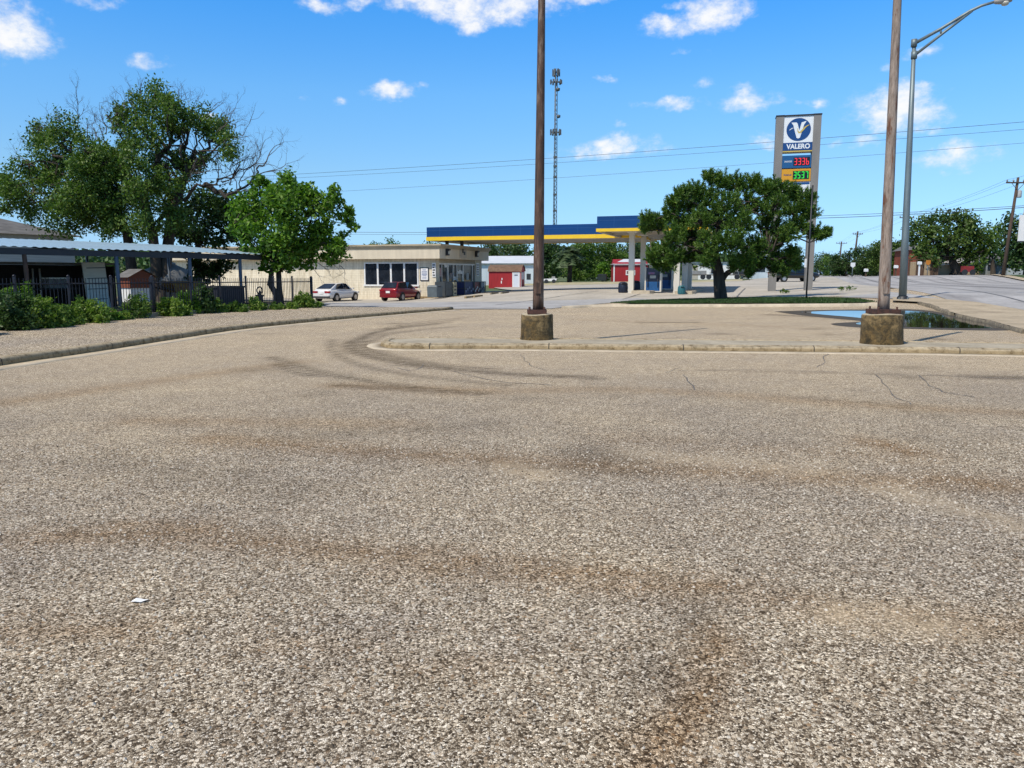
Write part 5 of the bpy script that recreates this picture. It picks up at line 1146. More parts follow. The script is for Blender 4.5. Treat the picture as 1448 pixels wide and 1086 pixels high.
def limb(s, a, b_, r0, r1, wob=.12, n=6, k=6):
    a, b_ = np.array(a, float), np.array(b_, float); L = np.linalg.norm(b_ - a); pts = [a]
    for i in range(1, n): q = i / n; pts.append(a + (b_ - a) * q + rng.normal(size=3) * wob * L * .3 * math.sin(math.pi * q) + np.array([0, 0, .10 * L * math.sin(math.pi * q)]))
    pts.append(b_); s.tube([tuple(p) for p in pts], list(np.linspace(r0, r1, n + 1)), k, caps=False); return pts
M_bark = mat('bark_dark', (.075, .058, .043), .95, vs=4, col2=(.025, .02, .016), bumpv=.8, scl=(1.5, 1.5, .35))
M_twig = mat('dead_twig', (.13, .11, .10), .95, vs=3, col2=(.07, .06, .055))
LM = {
 'bigoak': leaf_mat('leaf_big_tree', (.020, .048, .010), (.10, .18, .030), .32, (.17, .24, .05)), 'oak': leaf_mat('leaf_oak', (.014, .032, .007), (.065, .12, .02), .26, (.14, .2, .04)), 'bright': leaf_mat('leaf_bright', (.03, .075, .008), (.10, .21, .02), .38, (.20, .34, .04)),
 'mid': leaf_mat('leaf_mid', (.022, .052, .009), (.09, .17, .025), .32, (.17, .25, .05)), 'dark': leaf_mat('leaf_dark', (.012, .027, .008), (.042, .085, .018), .2), 'pine': leaf_mat('needle_pine', (.013, .036, .008), (.075, .16, .02), .2, (.18, .27, .045)),
 'far': leaf_mat('leaf_far', (.025, .05, .018), (.065, .115, .035), .2), 'weed': leaf_mat('leaf_weed', (.04, .09, .012), (.16, .26, .04), .4, (.28, .36, .08)), 'palm': leaf_mat('leaf_palm', (.02, .035, .015), (.06, .09, .035), .2)}
def PX(px, py, Y): return P(px, py, Y)
def tree(name, label, cat, px, pyb, Y, clumps, leaf, size, dens, trunk_r, fork_py, lm, trunks=None, group=None, up=.5, flat=1.0, sub=10, wood=None, tight=.33):
    """clumps: (px, py, radius px, depth offset m); crown, trunk and limbs in the thing's own frame"""
    b = np.array([*P(px, pyb, Y)]); b[2] = h(b[0], b[1]); t = thing(name, label, cat, b, 0, group)
    allp = []; s = MB(); f0 = P(px, fork_py, Y) - b
    trunks = trunks or [[(px, pyb, 0), (px, fork_py, 0)]]
    forks = []
    for tr in trunks:
        pts = [P(a, c, Y + d) - b for a, c, d in tr]; pts[0][2] = min(pts[0][2], 0) - .15
        n = len(pts); rr = list(np.linspace(trunk_r * 1.0, trunk_r * .62, n)); 
        base = [tuple(pts[0]), tuple(pts[0] * .9 + pts[1] * .1)] + [tuple(p) for p in pts[1:]]
        s.tube(base, [trunk_r * 1.45, trunk_r * 1.05] + rr[1:], 10, caps=False); forks += [pts[-1]] + ([pts[-2]] if n > 2 else [])
    for (cx, cy, cr, dd) in clumps:
        c = P(cx, cy, Y + dd) - b; r = sz(cr, Y + dd)
        k = min(forks, key=lambda q: np.linalg.norm(q - c)); limb(s, k, c, trunk_r * .26, trunk_r * .09, .5)
        n = int(dens * cr * cr); pts, subs = clump_pts(c, (r, r, r * .9), n, sub, flat, tight); allp.append(pts)
        for q in subs[:5]: limb(s, c, q, trunk_r * .11, trunk_r * .035, .4, 3, 4)
    s.build('trunk', wood or M_bark, t)
    v, q = leaf_quads(np.concatenate(allp), size, up); raw('crown', v, q, lm, t)
    return t, b
def twigs(t, starts, dirs, length, r, mat_, depth=4, name='bare_branches', seed=1, spread=.55, lift=.12):
    rs = np.random.default_rng(seed); s = MB()
    def grow(p, d, L, r, k):
        n = 4; pts = [p]; q = p.copy(); dd = d.copy()
        for _ in range(n): dd = unit(dd + rs.normal(size=3) * .22 + np.array([0, 0, lift * .4])); q = q + dd * L / n; pts.append(q.copy())
        s.tube([tuple(x) for x in pts], list(np.linspace(r, r * .55, n + 1)), 4 if k < 3 else 3, caps=False)
        if k >= depth: return
        for i in range(rs.integers(2, 4)):
            j = rs.integers(2, n + 1); nd = unit(dd + rs.normal(size=3) * spread + np.array([0, 0, lift])); grow(pts[j], nd, L * rs.uniform(.55, .82), r * .55, k + 1)
    for p, d in zip(starts, dirs): grow(np.array(p, float), unit(np.array(d, float)), length, r, 1)
    return s.build(name, mat_, t)
# ------------------------------------------------------------------ the big half-dead tree behind the carport
cl = [(25,262,24,-1),(45,290,26,1),(12,280,18,0),(60,255,26,2),(72,215,28,0),(92,188,24,-1),(62,190,18,1),(95,235,30,2),(120,215,26,-2),(130,262,32,0),(100,280,30,-2),(80,310,26,0),(150,300,30,1),(165,245,24,2),
      (200,150,20,0),(222,142,24,1),(240,152,20,-1),(165,162,16,0),(185,185,26,1),(205,190,24,-1),(225,175,24,0),(250,180,14,1),(178,210,16,0),
      (285,172,22,0),(302,185,22,1),(318,205,20,-1),(270,168,14,0),(315,180,14,2),(268,240,20,1),(255,225,14,0),(290,225,12,0),(205,265,26,-2),(235,285,28,1),(185,290,26,2),(225,250,20,2),(160,320,20,-1),(120,320,18,1),(250,310,22,0),(205,315,26,-2),(8,300,10,0),(140,235,24,1),(150,280,28,-1),(175,265,26,2),(125,250,24,-1),(30,235,16,0),(5,262,14,1),(110,300,24,2),(225,225,20,2),(240,255,20,-1),(190,230,20,-2),(75,270,26,-1),(150,228,20,0),(135,218,18,1),(172,238,20,-1),(158,302,24,0),(120,290,22,-1)]
t, b = tree('big_tree', 'large spreading tree with bare dead twigs among its leaves, behind the carport', 'tree', 218, 432, 44, cl, None, .085, 2.4, .34, 300, LM['bigoak'], trunks=[[(218,432,0),(221,380,0),(216,330,0),(205,285,0)], [(221,350,0),(245,290,1),(262,250,1)], [(180,432,.6),(186,380,.4),(180,330,.2),(150,270,0)]], sub=11, tight=.26)
YB = 44
sp_ = []; dr_ = []
for (px, py, dx, dz) in [(262,255,1,.5),(300,240,1.2,.2),(285,262,1.3,.1),(320,250,1.2,.35),(330,235,1,.6),(345,270,1,.25),(250,215,.6,.9),(300,200,.7,.7),(215,165,.1,1),(195,160,-.3,1),(240,160,.5,1),(150,190,-.1,1),(140,200,-.4,1),(125,200,-.2,1),(160,190,.2,1),(95,190,-.5,1),(75,190,-.8,.8),(110,185,0,1),(60,220,-1,.6),(50,235,-1,.3),(180,170,-.2,1),(175,190,.2,1),(265,170,.4,1),(310,185,.9,.6),(290,170,.3,1),(230,240,.3,.8),(200,250,-.3,.8)]:
    sp_.append(P(px, py, YB + rnd.uniform(-1, 1)) - b); dr_.append((dx, rnd.uniform(-.4, .4), dz))
twigs(t, sp_, dr_, 1.05, .03, M_twig, 5, seed=4); twigs(t, [p + rng.normal(size=3) * .5 for p in sp_], dr_, .85, .026, M_twig, 5, seed=14)
sp2 = [P(x, y, YB + rnd.uniform(-.6, .6)) - b for x, y in ((372,235),(360,250),(350,262),(340,268),(330,252),(345,240),(318,278),(325,262),(305,262),(300,225),(310,200),(335,275))]
twigs(t, sp2, [(.6,.1,1),(1,0,.5),(1,.1,.8),(.5,-.2,1),(.3,.2,1),(.9,.1,.9),(.9,0,.2),(.2,0,1),(.5,.2,1),(.7,0,.8),(.9,.2,.5),(.1,.1,1)], 1.35, .035, M_twig, 5, seed=23)
s = MB()
for pts in ([(205,285),(185,250),(150,215),(140,195)], [(205,285),(222,230),(215,190),(222,150)], [(222,230),(245,200),(240,165)], [(216,330),(250,285),(290,262),(325,252),(345,240)], [(262,250),(285,225),(305,195)], [(290,262),(320,280),(350,262),(372,235)], [(180,330),(120,290),(70,250),(55,228)], [(150,270),(110,230),(90,195)], [(250,285),(262,250),(255,215),(262,175)]):
    L_ = [P(x, y, YB + rnd.uniform(-.6, .6)) - b for x, y in pts]
    for a, c, r0, r1 in zip(L_[:-1], L_[1:], (.15, .10, .065, .04), (.10, .065, .04, .025)): limb(s, a, c, r0, r1, .35)
s.build('main_limbs', M_bark, t)
tree('dark_tree', 'dense dark green tree between the big tree and the bright one', 'tree', 280, 428, 49, [(255,300,20,0),(275,285,22,0),(300,290,24,1),(325,285,20,0),(345,300,20,1),(265,325,22,0),(295,320,26,-1),(330,318,24,0),(250,330,14,0),(350,325,16,0),(318,340,14,0)], None, .14, 1.3, .28, 345, LM['dark'])
tree('sapling', 'small thin-stemmed sapling standing under the far end of the carport', 'tree', 288, 438, 37, [(280,372,12,0),(300,378,13,0),(318,376,11,.3),(295,390,10,0),(285,405,9,0),(290,418,10,0),(308,388,9,0),(272,392,8,.3)], None, .10, 2.0, .07, 390, LM['dark'])
# bright green tree by the fence
cl = [(352,288,20,0),(340,310,17,.5),(372,274,20,0),(398,264,20,.5),(418,270,20,0),(440,282,18,0),(462,290,16,-.4),(478,280,10,0),(486,302,12,0),(494,314,8,0),(390,292,24,-1),(420,300,26,-.8),(450,312,22,0),(365,312,22,-.6),(345,330,15,0),(395,325,26,-1),(428,335,24,0),(460,338,20,.4),(478,350,14,0),(378,348,20,0),(408,355,22,-.6),(440,360,16,0),(465,366,11,0),(384,372,15,.2),(400,380,13,0),(352,352,9,0),(425,372,11,0),(405,254,10,0),(366,258,11,0),(338,294,10,0),(496,300,8,.3),(500,320,7,0),(332,322,9,0),(474,270,9,0),(484,338,12,.4),(470,358,12,-.4)]
t, b = tree('bright_tree', 'bright green leafy tree with twisted twin trunks at the end of the fence', 'tree', 394, 434, 36.5, cl, None, .11, 1.5, .16, 355, LM['bright'], trunks=[[(396,436,0),(390,415,0),(382,402,0),(384,385,0),(392,362,0)], [(398,436,.2),(395,410,.2),(394,385,.2),(402,355,.3)]], sub=9, tight=.25)
sp_ = [P(x, y, 36.5) - b for x, y in ((450,372),(462,368),(470,372),(440,378),(478,366),(480,375))]
twigs(t, sp_, [(1, .1, -.25), (1, 0, .1), (1, .2, .3), (1, 0, -.5), (1, .1, .2), (.8, 0, -.6)], .55, .016, M_twig, 4, seed=9, lift=-.02)
# ------------------------------------------------------------------ the pine on the planted strip
YP = float(G(1018, 423, .1)[1]); b = np.array([*P(1019, 424, YP)]); b[2] = h(b[0], b[1]) + .08
t = thing('pine_tree', 'broad dark pine standing on the grass strip before the canopy', 'tree', b)
PC = [(1005,252,10,0),(1020,258,14,0),(1040,262,16,.5),(985,268,14,0),(965,275,12,-.5),(1062,262,14,.5),(1085,268,16,0),(1105,264,12,0),(1120,275,16,.5),(1138,282,14,0),(955,290,14,0),(975,292,18,.6),(1000,285,20,0),(1030,290,22,-.8),(1060,292,22,.5),(1092,292,20,-.5),(1120,298,18,0),(1142,300,12,0),
      (945,305,10,0),(930,318,13,.4),(915,310,9,0),(912,322,8,.4),(1130,320,14,0),(1150,328,10,.3),(1160,332,8,0),(1170,330,6,0),(990,312,20,-1.2),(1015,318,22,.8),(965,318,16,0),(1050,320,22,-1.4),(1085,322,22,1),(1112,330,16,-.6),(955,335,16,-1),(980,340,18,.8),(1005,345,20,-1.6),(1035,345,20,-1.8),(1065,348,20,-1),(1092,348,16,.6),(940,352,14,0),(925,360,12,-.5),(955,365,14,-.8),(975,362,14,0),(1000,368,12,-1.5),(1055,370,14,-1.2),(1078,372,12,0),(1100,368,12,.8),(1120,360,10,0),(1125,375,8,.6),(1108,384,8,.5),(1095,380,8,0),(940,376,10,0),(928,372,7,0),(1040,375,10,-1.2),(1060,385,7,0)]
sw_ = MB(); tips = []; tdir = []
f0 = P(1016, 385, YP) - b; trunk_r = sz(8.6, YP)
sw_.tube([(0, 0, -.25), (0, 0, .15), tuple(f0 * .55), tuple(f0), tuple(P(1010, 355, YP) - b), tuple(P(1018, 310, YP) - b)], [trunk_r * 1.3, trunk_r * 1.08, trunk_r * .98, trunk_r * .9, trunk_r * .6, trunk_r * .3], 12, caps=False)
fks = [f0, P(1010, 355, YP) - b, P(1035, 372, YP) - b, P(1018, 320, YP) - b]
limb(sw_, P(1020, 398, YP) - b, P(1050, 374, YP - .2) - b, trunk_r * .5, trunk_r * .35, .15)
fks.append(P(1050, 374, YP - .2) - b)
for (cx, cy, cr, dd) in PC:
    c = P(cx, cy, YP + dd) - b; r = sz(cr, YP + dd) * .94; k = min(fks, key=lambda q: np.linalg.norm(q - c)); limb(sw_, k, c - np.array([0, 0, r * .7]), trunk_r * .2, .03, .25, 6, 5)
    n = int(cr * 2.25) + 8; d = unit(rng.normal(size=(n, 3)) + np.array([0, -.1, .35])); q = c + d * r * (rng.uniform(.45, 1.05, (n, 1)) + .45 * (rng.uniform(0, 1, (n, 1)) > .88)) * np.array([1, 1, .9])
    for i in range(n):
        outw = unit(d[i] * .8 + np.array([0, 0, .85]) + rng.normal(size=3) * .2); tips.append(q[i]); tdir.append(outw)
        if i % 2 == 0: sw_.tube([tuple(c - np.array([0, 0, r * .3])), tuple((c + q[i]) / 2 - np.array([0, 0, .05])), tuple(q[i])], [.028, .02, .012], 3, caps=False)
sw_.build('trunk', M_bark, t)
tips = np.array(tips); tdir = np.array(tdir); K = 54; n = len(tips)
sh_ = np.repeat(tips, K, 0); td = np.repeat(tdir, K, 0); u = rng.uniform(0, 1, (n * K, 1)); base = sh_ - td * .26 + td * u * .50
dd = unit(td * .95 + unit(rng.normal(size=(n * K, 3))) * 1.0); Ln = .20 * (1.15 - .55 * u) * rng.uniform(.8, 1.2, (n * K, 1)); side = unit(np.cross(dd, rng.normal(size=(n * K, 3)))) * .017
v = np.stack([base - side, base + side, base + dd * Ln + side * .4, base + dd * Ln - side * .4], 1).reshape(-1, 3); raw('crown', v, np.arange(4 * n * K).reshape(-1, 4), LM['pine'], t)
# ------------------------------------------------------------------ trees in the distance
def auto_tree(label, px, pyb, pyt, wpx, Y, lm, group, name='tree', n=13, dens=1.6, size=.20, skirt=1.0, seed=None, trunk=.22):
    hh = pyb - pyt; cl = []; r_ = random.Random(seed or int(px * 7 + pyt))
    for k in range(n):
        a = r_.uniform(-1, 1); q = r_.uniform(0, 1); cy = pyt + hh * (.16 + (skirt - .24) * q); ww = math.sqrt(max(.1, 1 - (2 * q - .9) ** 2 * .7)); cr = hh * r_.uniform(.12, .20); cl.append((px + a * ww * max(1, wpx / 2 - cr * .8), cy, cr, r_.uniform(-1, 1) * sz(wpx, Y) * .3))
    cl.append((px + wpx * .05, pyt + hh * .17, hh * .17, 0)); cl.append((px, pyt + hh * .45, hh * .24, 0))
    d = dens * (300.0 / hh ** 1) / 3
    return tree(name, label, 'tree', px, pyb, Y, cl, None, size, max(d, .9), trunk, pyb - hh * .35, lm, group=group, sub=9, tight=.36)
g1 = 'trees behind the store and canopy'
for lab, px, pyb, pyt, w, Y, lm in [('rounded treetop peeping over the store roof under the canopy corner', 612, 398, 337, 34, 150, 'mid'), ('low treetop showing over the middle of the store roof', 548, 398, 339, 62, 140, 'mid'), ('dark conical tree rising left of the white metal building', 690, 398, 342, 34, 150, 'dark'), ('broad dark tree directly behind the white metal building', 728, 398, 338, 56, 140, 'far'), ('dark tree immediately right of the brown pole', 775, 398, 341, 50, 135, 'dark'),
                                   ('tall dark tree right of the palm-like tree', 822, 398, 337, 54, 140, 'mid'), ('dense green tree left of the red barn roof', 858, 398, 336, 50, 142, 'mid'), ('green tree behind the red barn and canopy columns', 898, 398, 337, 52, 145, 'far'), ('small bright bush-like tree beside the dark dumpster', 852, 398, 372, 16, 120, 'bright'), ('green tree far behind the fuel pumps', 938, 398, 345, 52, 150, 'mid'), ('green tree far behind the pine trunk, left side', 985, 398, 348, 50, 155, 'mid'), ('dark tree behind the red and white kiosk', 1072, 397, 345, 46, 140, 'dark'), ('dark tree behind the price sign columns', 1118, 396, 350, 40, 140, 'dark')]:
    auto_tree(lab, px, pyb, pyt, w * 1.12, Y, LM[lm], g1, n=17, dens=2.2)
# palm-like shaggy tree
b = place(805, 399, 116); t = thing('palm_tree', 'shaggy palm-like tree with drooping fronds left of the dumpster', 'palm', b); zc = sz(40, 116)
s = MB(); s.tube([(0, 0, -.2), (.1, 0, zc * .5), (0, 0, zc)], [.38, .3, .3], 10); s.build('trunk', M_bark, t)
vs = []; 
for k in range(70):
    a = rnd.uniform(0, 6.28); e = rnd.uniform(-.5, 1.2); L_ = sz(rnd.uniform(17, 28), 116); d = np.array([math.cos(a) * math.cos(e), math.sin(a) * math.cos(e), math.sin(e)]); sd = unit(np.cross(d, [0, 0, 1.0])); prev = np.array([0, 0, zc])
    pts = [np.array([0, 0, zc]) + d * L_ * q - np.array([0, 0, 1]) * L_ * .55 * q * q for q in np.linspace(0.05, 1, 9)]
    for p, q in zip(pts[:-1], pts[1:]):
        for sg in (-1, 1): tip = p + (sd * sg * .8 + (q - p) * .8 - np.array([0, 0, .25])) * .75; vs += [p, q, tip + (q - p) * .1, tip]
v = np.array(vs); raw('crown', v, np.arange(len(v)).reshape(-1, 4), LM['palm'], t)
g2 = 'trees across the road'
for lab, px, pyb, pyt, w, Y, lm in [('pale low tree just right of the price sign columns', 1160, 391, 356, 36, 220, 'far'), ('light green bushy tree behind the farthest utility poles', 1178, 391, 362, 36, 190, 'mid'), ('dark round tree on a single trunk left of the rusty pole', 1196, 391, 355, 44, 170, 'dark'), ('dark spreading tree between small utility pole and rusty pole', 1226, 391, 350, 44, 165, 'dark'), ('dark tree seen just left of the grey-brown pole', 1244, 391, 341, 34, 160, 'oak'), ('dark tree seen between grey-brown pole and street lamp', 1268, 391, 340, 32, 150, 'oak')]:
    auto_tree(lab, px, pyb, pyt, w * 1.25, Y, LM[lm], g2, n=18, dens=2.4)
cl = [(1300,330,18,0),(1318,318,16,0),(1338,314,16,0),(1358,318,17,0),(1378,322,16,0),(1298,348,14,0),(1320,340,18,-2),(1345,335,20,-2),(1370,340,18,0),(1388,342,14,0),(1312,358,13,-2),(1338,355,14,1),(1362,358,14,-1),(1380,362,12,0),(1305,365,9,0),(1395,352,10,0),(1290,338,8,0),(1326,372,8,-2)]
tree('oak_tree', 'largest oak across the road, its crown above a tan wall', 'tree', 1353, 391, 112, cl, None, .27, 1.7, .75, 368, LM['oak'], trunks=[[(1353,391,0),(1352,380,0),(1346,368,0)], [(1353,384,0),(1364,372,0)]], sub=10, tight=.3)
cl = [(1396,330,15,0),(1405,345,14,0),(1398,360,12,1),(1412,330,12,1),(1385,375,8,0)]
tree('oak_tree', 'oak left of the transformer pole, before the grey house', 'tree', 1404, 391, 122, cl, None, .27, 1.7, .4, 368, LM['mid'], sub=9)
cl = [(1432,316,14,0),(1445,325,18,0),(1440,345,18,-1),(1428,345,14,0),(1455,350,18,0),(1425,365,12,0),(1442,368,14,-1),(1470,330,20,0),(1480,355,20,0),(1500,340,20,0)]
tree('oak_tree', 'dark oak right of the transformer pole at the right edge', 'tree', 1452, 391, 106, cl, None, .25, 1.7, .5, 372, LM['dark'], sub=9)
# more woodland that reads as one mass, far off all round
pts = []; 
for k in range(1500):
    a = R(rnd.uniform(-75, 75)); d_ = rnd.uniform(230, 420); x, y = d_ * math.sin(a), d_ * math.cos(a)
    if abs(x * V[0] + y * V[1] - 18) < 16: continue
    z = h(x, y); hh = rnd.uniform(5, 9); n = 150; pts.append(np.array([x, y, z + hh * .5]) + rng.normal(size=(n, 3)) * np.array([3.4, 3.4, hh * .26]))
v, q = leaf_quads(np.concatenate(pts), .75, .4, .6); o = raw('woodland', v, q, LM['far']); tag(o, 'distant band of trees along the horizon', 'woodland', kind='stuff')
# ------------------------------------------------------------------ buildings across the road at right
M_brick = block_mat('red_brick', (.26, .075, .045), .24, .08); M_tan = mat('tan_stucco', (.40, .30, .18), .85, vs=1, var=.2); M_gsh = mat('grey_shingle', (.17, .165, .16), .9, vs=2.5, var=.45, scl=(.6, .6, 3)); M_wood2 = mat('fence_wood', (.12, .07, .04), .9, vs=3, scl=(3, 3, .4), col2=(.06, .035, .02))
def bld(name, label, cat, px0, px1, pyb, pye, pyr, Y, dep, mw, mr, rz=-R(12)):
    b = place((px0 + px1) / 2, pyb, Y); t = thing(name, label, cat, b, rz); L = lambda px, py: local(px, py, b, rz, 1, 0); x0, x1 = L(px0, pyb).x, L(px1, pyb).x; ze, zr = L((px0 + px1) / 2, pye).z, L((px0 + px1) / 2, pyr).z
    s = MB(); s.bbox((x0, 0, -.4), (x1, dep, ze)); s.build('wall', mw, t)
    s = MB(); o_ = .4; s.add([(x0 - o_, -o_, ze - .05), (x1 + o_, -o_, ze - .05), (x1 - (x1 - x0) * .1, dep / 2, zr), (x0 + (x1 - x0) * .1, dep / 2, zr), (x1 + o_, dep + o_, ze - .05), (x0 - o_, dep + o_, ze - .05)], [(0, 1, 2, 3), (3, 2, 4, 5), (1, 4, 2), (0, 3, 5)]); s.build('roof', mr, t)
    return t, x0, x1, ze, L
t, x0, x1, ze, L = bld('brick_house', 'red brick house behind the street lamp, left of the largest oak', 'house', 1284, 1316, 391, 353, 344, 128, 9, M_brick, M_gsh)
for px in (1296, 1309):
    a = L(px, 375); s = MB(); s.bbox((a.x - .5, -.05, 1.0), (a.x + .5, -.001, 2.4)); f_ = s.build('window', M_trim, t); s = MB(); s.bbox((a.x - .4, -.06, 1.1), (a.x + .4, -.045, 2.3)); s.build('pane', M_glass, f_)
t, x0, x1, ze, L = bld('tan_house', 'low tan house under the largest oak', 'house', 1358, 1393, 391, 371, 364, 125, 9, M_tan, mat('pale_roof', (.45, .42, .38), .7, vs=2))
a = L(1376, 380); s = MB(); s.bbox((a.x - .6, -.05, .8), (a.x + .6, -.001, 1.8)); s.build('window', M_glass, t)
t, x0, x1, ze, L = bld('grey_house', 'pale grey gabled house between the oaks at far right', 'house', 1396, 1416, 391, 366, 356, 130, 8, mat('grey_siding', (.42, .46, .48), .7, vs=1), M_gsh)
for px in (1401, 1406, 1411): a = L(px, 375); s = MB(); s.bbox((a.x - .35, -.05, .5), (a.x + .35, -.001, ze - .5)); s.build('window', M_glass, t)
t, x0, x1, ze, L = bld('white_house', 'pale low house half hidden at the right edge', 'house', 1424, 1475, 391, 373, 368, 120, 8, mat('grey_siding', (.42, .46, .48), .7, vs=1), M_gsh)
b = place(1337, 391.5, 113); t = thing('garden_wall', 'low tan rendered wall left of the largest oak trunk', 'wall', b, -R(8)); w = sz(22, 113); s = MB(); s.bbox((-w / 2, 0, -.2), (w / 2, .3, sz(15, 113))); s.build('wall', M_tan, t); s = MB(); s.bbox((-w / 2 - .1, -.08, sz(15, 113)), (w / 2 + .1, .38, sz(18, 113))); s.build('coping', M_trim, t)
b = place(1305, 391.5, 110); t = thing('wooden_fence', 'dark wooden board fence below the brick house', 'fence', b, -R(6)); w = sz(38, 110)
for k in range(5): s = MB(); x = -w / 2 + w * k / 4; s.bbox((x - .07, -.06, -.2), (x + .07, .08, 2.2)); s.build('post', M_wood2, t)
for k in range(4):
    s = MB(); a_, c_ = -w / 2 + w * k / 4 + .07, -w / 2 + w * (k + 1) / 4 - .07
    m_ = 9
    for j in range(m_): q = a_ + (c_ - a_) * j / m_; s.bbox((q + .01, -.02, .05), (q + (c_ - a_) / m_ - .01, .02, 1.95 if k != 1 else 1.5))
    s.build('board_panel', M_wood2 if k % 2 else M_tan, t)
s = MB(); s.bbox((-w / 2 - .2, -.1, 2.21), (w / 2 + .2, .1, 2.35)); s.build('top_rail', M_wood2, t)
b = place(1367, 391.5, 107); t = thing('red_cart', 'small red wheeled cart on the lawn right of the oak trunk', 'cart', b, -R(5)); w = sz(14, 107); s = MB(); s.box((0, 0, .85), (w, .8, .8)); s.build('body', mat('cart_red', (.25, .02, .02), .5, vs=3), t)
for sx in (-1, 1):
    s = MB(); s.tube([(sx * w * .38, -.5, .4), (sx * w * .38, -.42, .4)], .4, 14); s.build('wheel', M_dark, t)
s = MB(); s.tube([(w / 2, 0, .8), (w / 2 + .6, 0, 1.0)], .04, 5); s.build('handle', M_dark, t)
for i, (px, hpx, lab) in enumerate(((1299, 31, 'white mailbox post in front of the brick house fence'), (1266, 22, 'white box on a post left of the street lamp'), (1224, 14, 'small white post box under the dark trees'))):
    b = place(px, 392, 106); t = thing('roadside_box', lab, 'mailbox', b, 0); hz = sz(hpx, 106) * .5; s = MB(); s.bbox((-.08, -.08, -.2), (.08, .08, hz)); s.build('post', M_wood2 if i else M_white, t); s = MB(); s.prism([(-.2, hz), (.2, hz), (.2, hz + .3), (.12, hz + .4), (-.12, hz + .4), (-.2, hz + .3)], -.25, .25, 'y'); s.build('box', M_white, t)
for px, py, lab, c_ in ((1205, 374, 'white shield-shaped road sign across the road', M_white), (1311, 373, 'small orange road sign by the wooden fence', mat('sign_orange', (.55, .2, .02), .5, vs=3))):
    b = place(px, 391.5, 104); t = thing('road_sign', lab, 'road sign', b, 0); z = sz(391 - py, 104); s = MB(); s.tube([(0, .04, -.2), (0, .04, z + .3)], .05, 6); s.build('post', M_steel, t); w = sz(3.2, 104); s = MB(); s.prism([(-w, z + w), (w, z + w), (w, z - w * .5), (0, z - w * 1.2), (-w, z - w * .5)], -.03, -.005, 'y'); s.build('sign_face', c_, t)
# ------------------------------------------------------------------ carport, house, yard
WLp = resample(wallL, .2)
A0 = np.array([*P(0, 350, 26)]); B0 = np.array([*P(370, 361, 36)])
ez = float(A0[2] + B0[2]) / 2; dv = unit((B0 - A0)[:2]); ca = math.atan2(dv[0], dv[1])
cb = np.array([B0[0], B0[1], h(B0[0], B0[1]) + .17]); crz = -ca
t = thing('carport', 'long open carport with pale blue corrugated roof behind the iron fence', 'carport', cb, crz)
eh = B0[2] - cb[2]; LEN = 24.0; DEP = 6.2
ea = (A0[2] - cb[2] - eh) / np.linalg.norm((A0 - B0)[:2])   # eave rise per metre towards the left
M_croof = mat('blue_metal_roof', (.36, .50, .60), .4, .25, vs=.8, var=.14, scl=(2, .2, 1)); M_cbeam = mat('carport_beam', (.035, .04, .05), .6, vs=3); M_cpost = mat('carport_post_blue', (.05, .08, .14), .55, vs=3, scl=(3, 3, .4), col2=(.14, .16, .18)); M_rpost = mat('carport_post_rust', (.16, .085, .05), .8, vs=4, scl=(4, 4, .4), col2=(.06, .03, .02))
# local: +y runs along the eave towards the far end, -x goes back from the eave
n = int(LEN / .085); vs = []; rise = .085
for i in range(n + 1):
    y = -LEN + LEN * i / n; z = eh + ea * (-y); w = .014 * (1 if (i % 4) in (0, 1) else -1)
    vs += [(0.12, y, z + w + .05), (-DEP, y, z + w + .05 + DEP * rise)]
s = MB(); s.add(vs, [(2 * i, 2 * i + 1, 2 * i + 3, 2 * i + 2) for i in range(n)]); rf = s.build('roof', M_croof, t)
s = MB()
for x in (-.02, -DEP + .15):
    zz = lambda y: eh + ea * (-y) + (-x) * rise - .10
    s.add([(x - .05, -LEN, zz(-LEN) - .12), (x + .05, -LEN, zz(-LEN) - .12), (x + .05, -LEN, zz(-LEN) + .10), (x - .05, -LEN, zz(-LEN) + .10), (x - .05, -.05, zz(0) - .12), (x + .05, -.05, zz(0) - .12), (x + .05, -.05, zz(0) + .10), (x - .05, -.05, zz(0) + .10)], [(0, 1, 2, 3), (4, 7, 6, 5), (0, 4, 5, 1), (1, 5, 6, 2), (2, 6, 7, 3), (3, 7, 4, 0)])
s.build('beam', M_cbeam, t)
s = MB()
for k in range(9): y = -.3 - k * 2.9; s.tube([(-.05, y, eh + ea * -y - .05), (-DEP + .1, y, eh + ea * -y - .05 + DEP * rise)], .05, 4)
s.build('rafters', M_cbeam, t)
for i, px in enumerate((37, 166, 269, 340)):
    q = local(px, 400, cb, crz, 0, -.05); lx = (0.28 if i == 0 else .0)
    zt = eh + ea * -q.y - .2; s = MB(); s.tube([(-.02 + (.10 if i < 2 else 0), q.y - (.0 if i else 0), -.3), (-.02, q.y, zt)], .075, 8); s.build('post', M_rpost if i == 0 else M_cpost, t)
for k in range(6): y = -.4 - k * 4.2; s = MB(); s.tube([(-DEP + .2, y, -.2), (-DEP + .2, y, eh + ea * -y + DEP * rise - .2)], .06, 6); s.build('post', M_cpost, t)
def CW(x, y, z=0): g = Vector(cb) + Matrix.Rotation(crz, 3, 'Z') @ Vector((x, y, z)); return g
def CG(x, y, dz=.17): g = CW(x, y); g.z = h(g.x, g.y) + dz; return g
